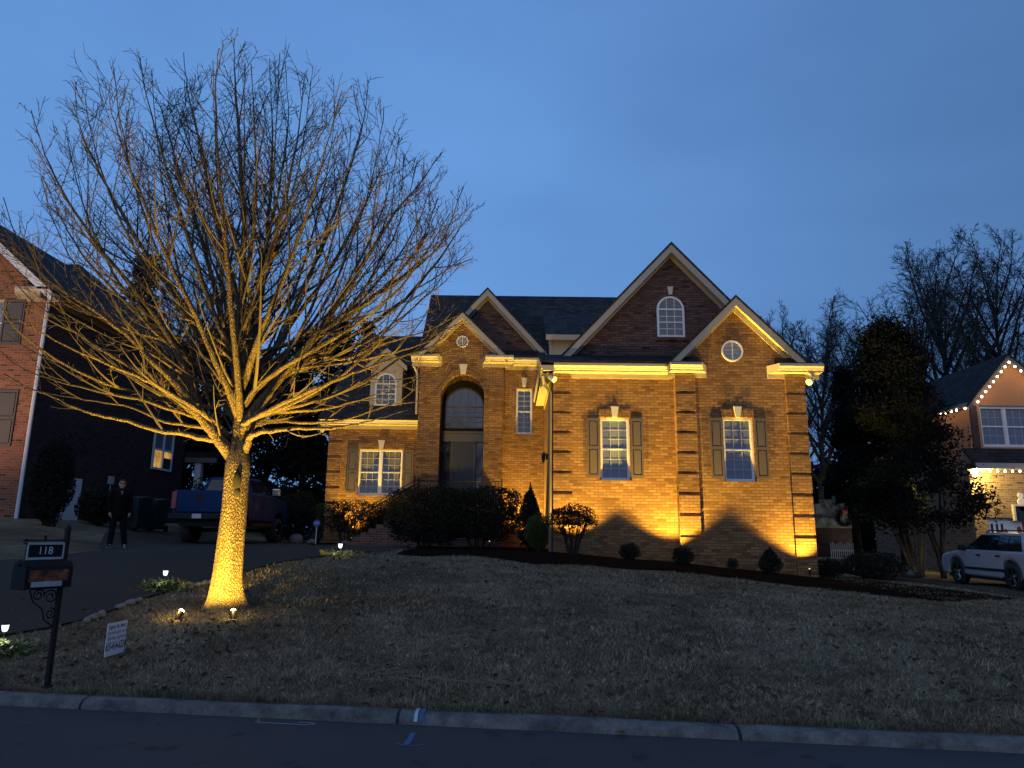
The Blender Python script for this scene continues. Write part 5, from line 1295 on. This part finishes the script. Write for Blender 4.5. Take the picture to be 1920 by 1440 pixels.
# ------------------------------------------------------------------ vehicles (local frame: y forward from the rear, x to the right)
m, nt, b = newmat('paint_car_white'); b.inputs['Base Color'].default_value = (.36, .37, .39, 1); b.inputs['Roughness'].default_value = .25; b.inputs['Coat Weight'].default_value = .6
m, nt, b = newmat('paint_truck_blue'); b.inputs['Base Color'].default_value = (.004, .026, .09, 1); b.inputs['Roughness'].default_value = .5; b.inputs['Specular IOR Level'].default_value = .06; b.inputs['Coat Weight'].default_value = .02
m, nt, b = newmat('car_glass'); b.inputs['Base Color'].default_value = (.006, .007, .009, 1); b.inputs['Roughness'].default_value = .05
m, nt, b = newmat('tail_red'); b.inputs['Base Color'].default_value = (.16, .006, .006, 1); b.inputs['Roughness'].default_value = .15
m, nt, b = newmat('chrome'); b.inputs['Base Color'].default_value = (.5, .5, .52, 1); b.inputs['Roughness'].default_value = .22; b.inputs['Metallic'].default_value = 1
plain('rubber', (.012, .012, .012), .8)
def arch_cut(yc, zc, r, z0, n=12):        # from front to rear over the wheel, clipped at the sill
    a0 = math.asin(max(-1, min(1, (z0 - zc) / r)))
    return [(yc + r * math.cos(a0 + (PI - 2 * a0) * i / n), zc + r * math.sin(a0 + (PI - 2 * a0) * i / n)) for i in range(n + 1)]
def wheel(par, x, y, r, w, s, spokes=5):
    h = bpy.data.objects.new('wheel', None)
    t = MB(); R_ = [(r * .66, -w / 2), (r * .93, -w / 2), (r, -w * .32), (r, w * .32), (r * .93, w / 2), (r * .66, w / 2)]; n = 28; base = 0
    for q, o_ in R_:
        for k in range(n): a = 2 * PI * k / n; t.v.append((x + o_, y + q * math.cos(a), r + q * math.sin(a)))
    for i in range(len(R_) - 1):
        for k in range(n): a = i * n + k; c = i * n + (k + 1) % n; t.f.append((a, c, c + n, a + n))
    tyre = t.build('wheel', M['rubber'], par, smooth=True)
    rm = MB(); xo = x + s * w * .36
    for k in range(spokes):
        a = 2 * PI * k / spokes + .3; d = (math.cos(a), math.sin(a)); e = (-d[1], d[0]); p0, p1 = r * .12, r * .66; w0, w1 = r * .09, r * .13
        q = lambda rr, ww, xx: (xx, y + d[0] * rr + e[0] * ww, r + d[1] * rr + e[1] * ww)
        rm.add([q(p0, -w0, xo), q(p0, w0, xo), q(p1, w1, xo + s * .02), q(p1, -w1, xo + s * .02), q(p0, -w0, xo - s * .05), q(p0, w0, xo - s * .05), q(p1, w1, xo - s * .05), q(p1, -w1, xo - s * .05)],
               [(0, 1, 2, 3), (0, 1, 5, 4), (1, 2, 6, 5), (2, 3, 7, 6), (3, 0, 4, 7)])
    rm.tube([(xo - s * .06, y, r), (xo + s * .012, y, r)], r * .15, 12)
    for k in range(24):
        a0, a1 = 2 * PI * k / 24, 2 * PI * (k + 1) / 24
        f = lambda a, rr, xx: (xx, y + rr * math.cos(a), r + rr * math.sin(a))
        rm.poly([f(a0, r * .62, xo + s * .02), f(a1, r * .62, xo + s * .02), f(a1, r * .69, xo + s * .03), f(a0, r * .69, xo + s * .03)]); rm.poly([f(a0, r * .62, xo + s * .02), f(a1, r * .62, xo + s * .02), f(a1, r * .62, xo - s * .1), f(a0, r * .62, xo - s * .1)])
    rm.build('rim', M['chrome'], tyre)
    MB().tube([(xo - s * .1, y, r), (xo - s * .09, y, r)], r * .64, 20).build('brake_disc', M['black_plastic'], tyre)
class Cab:      # tapered glasshouse
    def __init__(s, yb0, yb1, zb, wb, yt0, yt1, zt, wt): s.q = (yb0, yb1, zb, wb, yt0, yt1, zt, wt)
    def P(s, side, u, v, off=0):       # on a side face: u rear to front, v sill to roof
        yb0, yb1, zb, wb, yt0, yt1, zt, wt = s.q
        y = (yb0 + (yb1 - yb0) * u) * (1 - v) + (yt0 + (yt1 - yt0) * u) * v
        return (side * (wb + (wt - wb) * v + off), y, zb + (zt - zb) * v)
    def E(s, end, u, v, off=0):        # rear (0) or front (1) face: u across -1..1
        yb0, yb1, zb, wb, yt0, yt1, zt, wt = s.q
        y = (yb0 if end == 0 else yb1) * (1 - v) + (yt0 if end == 0 else yt1) * v
        return (u * (wb + (wt - wb) * v), y + (off if end else -off), zb + (zt - zb) * v)
    def body(s):
        yb0, yb1, zb, wb, yt0, yt1, zt, wt = s.q
        v = [(-wb, yb0, zb), (wb, yb0, zb), (wb, yb1, zb), (-wb, yb1, zb), (-wt, yt0, zt), (wt, yt0, zt), (wt, yt1, zt), (-wt, yt1, zt)]
        return MB().add(v, [(0, 3, 2, 1), (4, 5, 6, 7), (0, 1, 5, 4), (1, 2, 6, 5), (2, 3, 7, 6), (3, 0, 4, 7)])
def place_vehicle(name, label, cat, rear, front, base):     # stand it on its two wheel contacts
    a = Vector((rear[0], rear[1], gz(*rear))); b = Vector((front[0], front[1], gz(*front))); d = b - a
    rz = -math.atan2(d.x, d.y); pt = math.atan2(d.z, math.hypot(d.x, d.y))
    h = d.normalized(); o = a - h * base
    return thing(name, label, cat, (o.x, o.y, o.z + .03), rot=(pt, 0, rz))
# --- blue pickup on tall tyres
th = math.radians(2.8); HX = Vector((math.sin(th), math.cos(th)))
rc = Vector((at(369, 990, 24.5).x, 24.5)); ra = rc + HX * 1.25; fa = rc + HX * 4.85
tk = place_vehicle('pickup_truck', 'blue lifted crew cab pickup parked on the driveway with its tailgate to the street', 'pickup truck', (ra.x, ra.y), (fa.x, fa.y), 1.25)
BP = M['paint_truck_blue']
out = [(.10, .86), (.06, 1.80), (1.95, 1.82), (4.0, 1.80), (4.2, 1.76), (5.35, 1.64), (5.66, 1.5), (5.76, 1.1), (5.7, .78)] + arch_cut(4.85, .58, .60, .78) + arch_cut(1.25, .58, .60, .78)
bevel(MB().prism(out, 'x', -.99, .99).build('body', BP, tk, smooth=False), .07, 3)
cab = Cab(1.98, 4.12, 1.78, .94, 2.12, 3.30, 2.38, .74); bevel(cab.body().build('cab', BP, tk), .09, 3)
rw = MB().poly([cab.E(0, -.84, .16, .006), cab.E(0, .84, .16, .006), cab.E(0, .82, .84, .006), cab.E(0, -.82, .84, .006)]).build('rear_window', M['car_glass'], tk)
MB().poly([cab.E(1, -.9, .1, .006), cab.E(1, .9, .1, .006), cab.E(1, .88, .9, .006), cab.E(1, -.88, .9, .006)]).build('windscreen', M['car_glass'], tk)
for s in (-1, 1):
    for u0, u1, t0, t1 in ((.06, .40, .06, .45), (.44, .90, .49, .90)):
        MB().poly([cab.P(s, u0, .12, .006), cab.P(s, u1, .12, .006), cab.P(s, t1, .86, .006), cab.P(s, t0, .86, .006)]).build('side_window', M['car_glass'], tk)
    d = bevel(MB().box(s * .991, s * 1.004, 2.05, 3.0, .84, 1.76).build('door', BP, tk), .01, 1); MB().box(min(s * 1.0, s * 1.03), max(s * 1.0, s * 1.03), 2.12, 2.32, 1.55, 1.6).build('handle', M['black_plastic'], d)
    d = bevel(MB().box(s * .991, s * 1.004, 3.03, 3.98, .84, 1.76).build('door', BP, tk), .01, 1); MB().box(min(s * 1.0, s * 1.03), max(s * 1.0, s * 1.03), 3.1, 3.3, 1.55, 1.6).build('handle', M['black_plastic'], d)
    bevel(MB().box(min(s * 1.02, s * 1.32), max(s * 1.02, s * 1.32), 3.72, 3.86, 1.78, 2.06).build('mirror', M['chrome'] if s > 0 else M['black_plastic'], tk), .03, 2)
    bevel(MB().box(s * .99 if s < 0 else .80, -.80 if s < 0 else .99, .025, .3, 1.15, 1.74).build('tail_light', M['tail_red'], tk), .03, 2)
    wheel(tk, s * .80, 1.25, .48, .36, s); wheel(tk, s * .80, 4.85, .48, .36, s)
    MB().box(min(s * .9, s * 1.06), max(s * .9, s * 1.06), 1.95, 4.1, .62, .68).build('running_board', M['black_plastic'], tk)
    MB().box(s * .98 if s < 0 else .70, -.70 if s < 0 else .98, 5.62, 5.77, 1.25, 1.5).build('headlight', M['glass'], tk)
tg = bevel(MB().box(-.79, .79, .02, .075, 1.06, 1.79).build('tailgate', BP, tk), .025, 2)
MB().box(-.14, .14, .01, .021, 1.42, 1.64).build('handle', M['black_plastic'], tg)
MB().box(-.70, .70, .012, .022, 1.19, 1.24).build('crease', BP, tg)
bp = bevel(MB().box(-1.0, 1.0, -.10, .12, .82, 1.02).build('bumper', M['black_plastic'], tk), .03, 2)
pl = MB().box(-.155, .155, -.112, -.101, .855, 1.005).build('number_plate', M['grey_paint'], bp)
MB().box(-.85, .85, .4, 5.5, .6, .82).tube([(-.7, 1.25, .48), (.7, 1.25, .48)], .07, 8).tube([(-.7, 4.85, .48), (.7, 4.85, .48)], .07, 8).build('chassis', M['black_plastic'], tk)
# --- white car beside the other house
r_ = (.6685 * 21.05 + 1.15, 21.05); f_ = (.597 * 23.9 + 1.15, 23.9)
mb = MB(); nd = [Vector((12.7, 30, 0)), Vector((12.9, 24, 0)), Vector((13.0, 19, 0)), Vector((13.6, 15, 0)), Vector((14, 6, 0))]; fd = [Vector((24, 28.9, 0)), Vector((22, 24, 0)), Vector((20, 19, 0)), Vector((19.4, 15, 0)), Vector((19, 6, 0))]
tag(strip('driveway', nd, fd, M['drive'], .03), 'driveway of the house with string lights under the white car', 'driveway', kind='structure')
sv = place_vehicle('parked_car', 'white sport utility car parked nose in before the garage banner', 'car', r_, f_, .98)
WP = M['paint_car_white']
out = [(.03, .42), (0, .75), (.06, 1.03), (.3, 1.09), (3.5, 1.10), (3.7, 1.08), (4.5, .98), (4.72, .88), (4.82, .62), (4.72, .30)] + arch_cut(3.88, .40, .47, .30) + arch_cut(.98, .40, .47, .30)
bevel(MB().prism(out, 'x', -.965, .965).build('body', WP, sv), .075, 4)
cab = Cab(.12, 3.62, 1.06, .925, .50, 2.55, 1.62, .70); bevel(cab.body().build('cabin', WP, sv), .1, 4)
for s in (-1, 1):
    for i, (u0, u1, t0, t1) in enumerate(((.09, .295, .12, .30), (.315, .60, .32, .66), (.62, .93, .68, .985))):
        MB().poly([cab.P(s, u0, .10, .006), cab.P(s, u1, .10, .006), cab.P(s, t1, .84, .006), cab.P(s, t0, .80, .006)]).build('side_window', M['car_glass'], sv)
    MB().poly([cab.P(s, .085, .06, .003), cab.P(s, .95, .06, .003), cab.P(s, .995, .88, .003), cab.P(s, .11, .84, .003)]).build('window_surround', M['black_plastic'], sv)
    for y0, y1 in ((1.30, 2.28), (2.31, 3.35)):
        d = bevel(MB().box(s * .966 if s > 0 else -.975, .975 if s > 0 else -.966, y0, y1, .36, 1.07).build('door', WP, sv), .006, 1)
        MB().box(min(s * .97, s * 1.0), max(s * .97, s * 1.0), y0 + .1, y0 + .3, .92, .965).build('handle', M['black_plastic'], d)
    MB().box(min(s * .97, s * .995), max(s * .97, s * .995), 1.28, 3.3, .50, .56).build('side_moulding', M['black_plastic'], sv)
    MB().box(min(s * .972, s * .998), max(s * .972, s * .998), 1.28, 3.3, .562, .58).build('chrome_strip', M['chrome'], sv)
    bevel(MB().box(min(s * .96, s * 1.17), max(s * .96, s * 1.17), 3.15, 3.3, 1.06, 1.24).build('mirror', M['black_plastic'], sv), .04, 2)
    bevel(MB().box(.66 if s > 0 else -.972, .972 if s > 0 else -.66, -.015, .28, .80, 1.02).build('tail_light', M['tail_red'], sv), .03, 2)
    wheel(sv, s * .83, .98, .385, .25, s); wheel(sv, s * .83, 3.88, .385, .25, s)
    MB().tube([(s * .66, .6, 1.62), (s * .66, .7, 1.67), (s * .66, 2.3, 1.68), (s * .66, 2.5, 1.63)], .02, 6).build('roof_rail', M['black_plastic'], sv)
    for yc in (.98, 3.88):
        mb = MB(); P_ = arch_cut(yc, .40, .46, .32, 14); Q_ = arch_cut(yc, .40, .505, .32, 14); n = len(P_); x_ = s * .968
        mb.add([(x_, p[0], p[1]) for p in P_] + [(x_ + s * .012, p[0], p[1]) for p in Q_], [(i, i + 1, n + i + 1, n + i) for i in range(n - 1)]); mb.build('wheel_arch', WP, sv)
MB().poly([cab.E(0, -.86, .1, .006), cab.E(0, .86, .1, .006), cab.E(0, .82, .85, .006), cab.E(0, -.82, .85, .006)]).build('rear_window', M['car_glass'], sv)
MB().poly([cab.E(1, -.92, .06, .006), cab.E(1, .92, .06, .006), cab.E(1, .9, .9, .006), cab.E(1, -.9, .9, .006)]).build('windscreen', M['car_glass'], sv)
bevel(MB().box(-.95, .95, -.05, .06, .40, .62).build('bumper', WP, sv), .03, 2)
MB().box(-.88, .88, .3, 4.5, .22, .42).build('chassis', M['black_plastic'], sv)

# ------------------------------------------------------------------ the man on the driveway
plain('skin', (.30, .17, .12), .6, var=.1, scale=30); plain('jacket', (.005, .005, .0045), .95, spec=.1); plain('jeans', (.006, .007, .011), .95, spec=.1); plain('shoe', (.012, .012, .013), .7); plain('sole', (.42, .42, .42), .7); plain('hair', (.02, .015, .012), .8); plain('shirt', (.12, .11, .11), .8)
def limb(mb, pts, rad, n=14):
    mb.tube(pts, rad, n)
    for p, r in zip(pts, rad): mb.ball(p, r * .995, n=n, m=8)
def remeshed(name, mb, vox, mat, parent=None, smooth=4):
    me = mb.mesh(name); o = bpy.data.objects.new(name, me); col.objects.link(o)
    m = o.modifiers.new('remesh', 'REMESH'); m.mode = 'VOXEL'; m.voxel_size = vox; m.use_smooth_shade = True
    s = o.modifiers.new('smooth', 'SMOOTH'); s.iterations = smooth; s.factor = .5
    bpy.context.view_layer.update(); dg = bpy.context.evaluated_depsgraph_get(); m2 = bpy.data.meshes.new_from_object(o.evaluated_get(dg)); bpy.data.objects.remove(o)
    for p in m2.polygons: p.use_smooth = True
    return link_mesh(name, m2, M[mat] if isinstance(mat, str) else mat, parent, True)
# local frame: faces -y, x to the viewer's right, feet on z = 0
hipL, hipR = (-.095, 0, .90), (.095, .0, .90); kL, kR = (-.12, -.05, .49), (.14, .0, .49); aL, aR = (-.135, -.03, .09), (.21, .04, .09)
shL, shR = (-.19, .01, 1.42), (.19, .01, 1.42); eL, eR = (-.245, .03, 1.14), (.245, .04, 1.14); wL, wR = (-.215, -.07, .90), (.235, -.05, .90)
mb = MB()
mb.ball((0, -.01, 1.615), .072, .093, .115, 18, 14).ball((0, -.03, 1.56), .055, .066, .065, 14, 10).ball((0, .02, 1.64), .076, .09, .09, 16, 10)
mb.tube([(0, -.098, 1.645), (0, -.122, 1.605), (0, -.098, 1.595)], [.009, .016, .013], 8).ball((0, -.112, 1.607), .015)
for s in (-1, 1): mb.ball((s * .076, .0, 1.61), .012, .024, .033, 10, 8).ball((s * .03, -.082, 1.585), .024, .02, .02, 8, 6)
mb.ball((0, -.088, 1.563), .024, .012, .007, 10, 6).ball((0, -.088, 1.550), .02, .012, .007, 10, 6).ball((0, -.075, 1.525), .024, .022, .018, 8, 6).ball((0, -.088, 1.658), .05, .014, .012, 10, 6)
limb(mb, [(0, .02, 1.42), (0, .012, 1.48), (0, 0, 1.545)], [.075, .056, .054])
limb(mb, [(0, 0, .92), (0, -.01, 1.05), (0, 0, 1.22), (0, .01, 1.36)], [.13, .125, .135, .12])
for a, k, f in ((hipL, kL, aL), (hipR, kR, aR)): limb(mb, [a, k, f], [.085, .056, .04]); limb(mb, [f, (f[0], f[1] - .13, .04)], [.042, .034])
for a, k, f, s in ((shL, eL, wL, -1), (shR, eR, wR, 1)):
    limb(mb, [a, k, f], [.052, .04, .027])
    W = Vector(f); d = (W - Vector(k)).normalized(); sdv = Vector((0, -1, 0)); pa = W + d * .05
    limb(mb, [W, pa, W + d * .085], [.026, .034, .034], 10)
    for j, (o_, L_) in enumerate(((-.03, .068), (-.01, .08), (.011, .075), (.031, .058))):
        b0 = W + d * .085 + sdv * o_; c0 = b0 + d * L_ * .5 + Vector((-s * .008, 0, 0)); e0 = c0 + d * L_ * .42 + Vector((-s * .022, 0, 0)); limb(mb, [b0, c0, e0], [.0115, .0102, .0085], 8)
    t0 = W + d * .03 + sdv * .03; limb(mb, [t0, t0 + d * .03 + sdv * .022, t0 + d * .062 + sdv * .027 + Vector((-s * .012, 0, 0))], [.014, .012, .0095], 8)
pp = hit(215, 1030); pz = gz(pp.x, pp.y) + .03
per = remeshed('person', mb, .0085, 'skin', None, 2)
tag(per, 'person in dark jacket and dark trousers standing at the driveway edge, arms hanging', 'person')
per.location = (pp.x, pp.y, pz); per.rotation_euler = (0, 0, math.radians(34)); per.scale = (1.0, 1.0, 1.0); ORG[per.name] = Vector((0, 0, 0))
mb = MB(); limb(mb, [(0, .0, .86), (0, -.012, 1.05), (0, 0, 1.24), (0, .01, 1.37)], [.17, .165, .175, .15]); limb(mb, [(-.12, .01, 1.40), (.12, .01, 1.40)], [.085, .085]); limb(mb, [(0, .025, 1.43), (0, .015, 1.485)], [.085, .07])
for a, k, f in ((shL, eL, wL), (shR, eR, wR)): limb(mb, [a, k, Vector(k).lerp(Vector(f), .93)], [.078, .064, .05])
remeshed('jacket', mb, .014, 'jacket', per, 4)
mb = MB()
for a, k, f in ((hipL, kL, aL), (hipR, kR, aR)): limb(mb, [a, k, (f[0], f[1] - .0, .075)], [.108, .08, .068])
limb(mb, [(-.05, 0, .93), (.05, 0, .93)], [.125, .125]); remeshed('trousers', mb, .014, 'jeans', per, 4)
for f, tw_ in ((aL, -.04), (aR, .05)):
    mb = MB(); limb(mb, [(f[0], f[1] + .03, .055), (f[0] + tw_ * .5, f[1] - .09, .05), (f[0] + tw_, f[1] - .19, .04)], [.05, .05, .038])
    mb.v = [(x, y, max(z, .02)) for x, y, z in mb.v]; sh_ = remeshed('shoe', mb, .012, 'shoe', per, 2)
    mb = MB(); mb.ball((f[0] + tw_ * .5, f[1] - .08, .014), .055, .155, .014, 14, 6); mb.build('sole', M['sole'], sh_)
mb = MB().ball((0, .022, 1.662), .083, .098, .088, 18, 12); mb.v = [v for v in mb.v]; hr = remeshed('hair', MB().ball((0, .025, 1.665), .082, .093, .08, 18, 12).ball((0, .06, 1.62), .07, .05, .07, 14, 10).ball((0, -.055, 1.715), .055, .035, .02, 12, 8), .009, 'hair', per, 2)
MB().box(-.07, -.012, -.118, -.108, 1.625, 1.652).box(.012, .07, -.118, -.108, 1.625, 1.652).box(-.012, .012, -.119, -.112, 1.641, 1.648).build('glasses', M['black_plastic'], per)
MB().poly([(-.035, -.135, 1.44), (.035, -.135, 1.44), (.0, -.178, 1.33)]).build('shirt', M['shirt'], per)

# ------------------------------------------------------------------ picture settings
scene.view_settings.view_transform = 'Standard'; scene.view_settings.look = 'None'; scene.view_settings.exposure = 0; scene.view_settings.gamma = 1
scene.render.film_transparent = False
scene.cycles.use_denoising = True
scene.cycles.max_bounces = 5; scene.cycles.diffuse_bounces = 2; scene.cycles.glossy_bounces = 2; scene.cycles.sample_clamp_indirect = 4
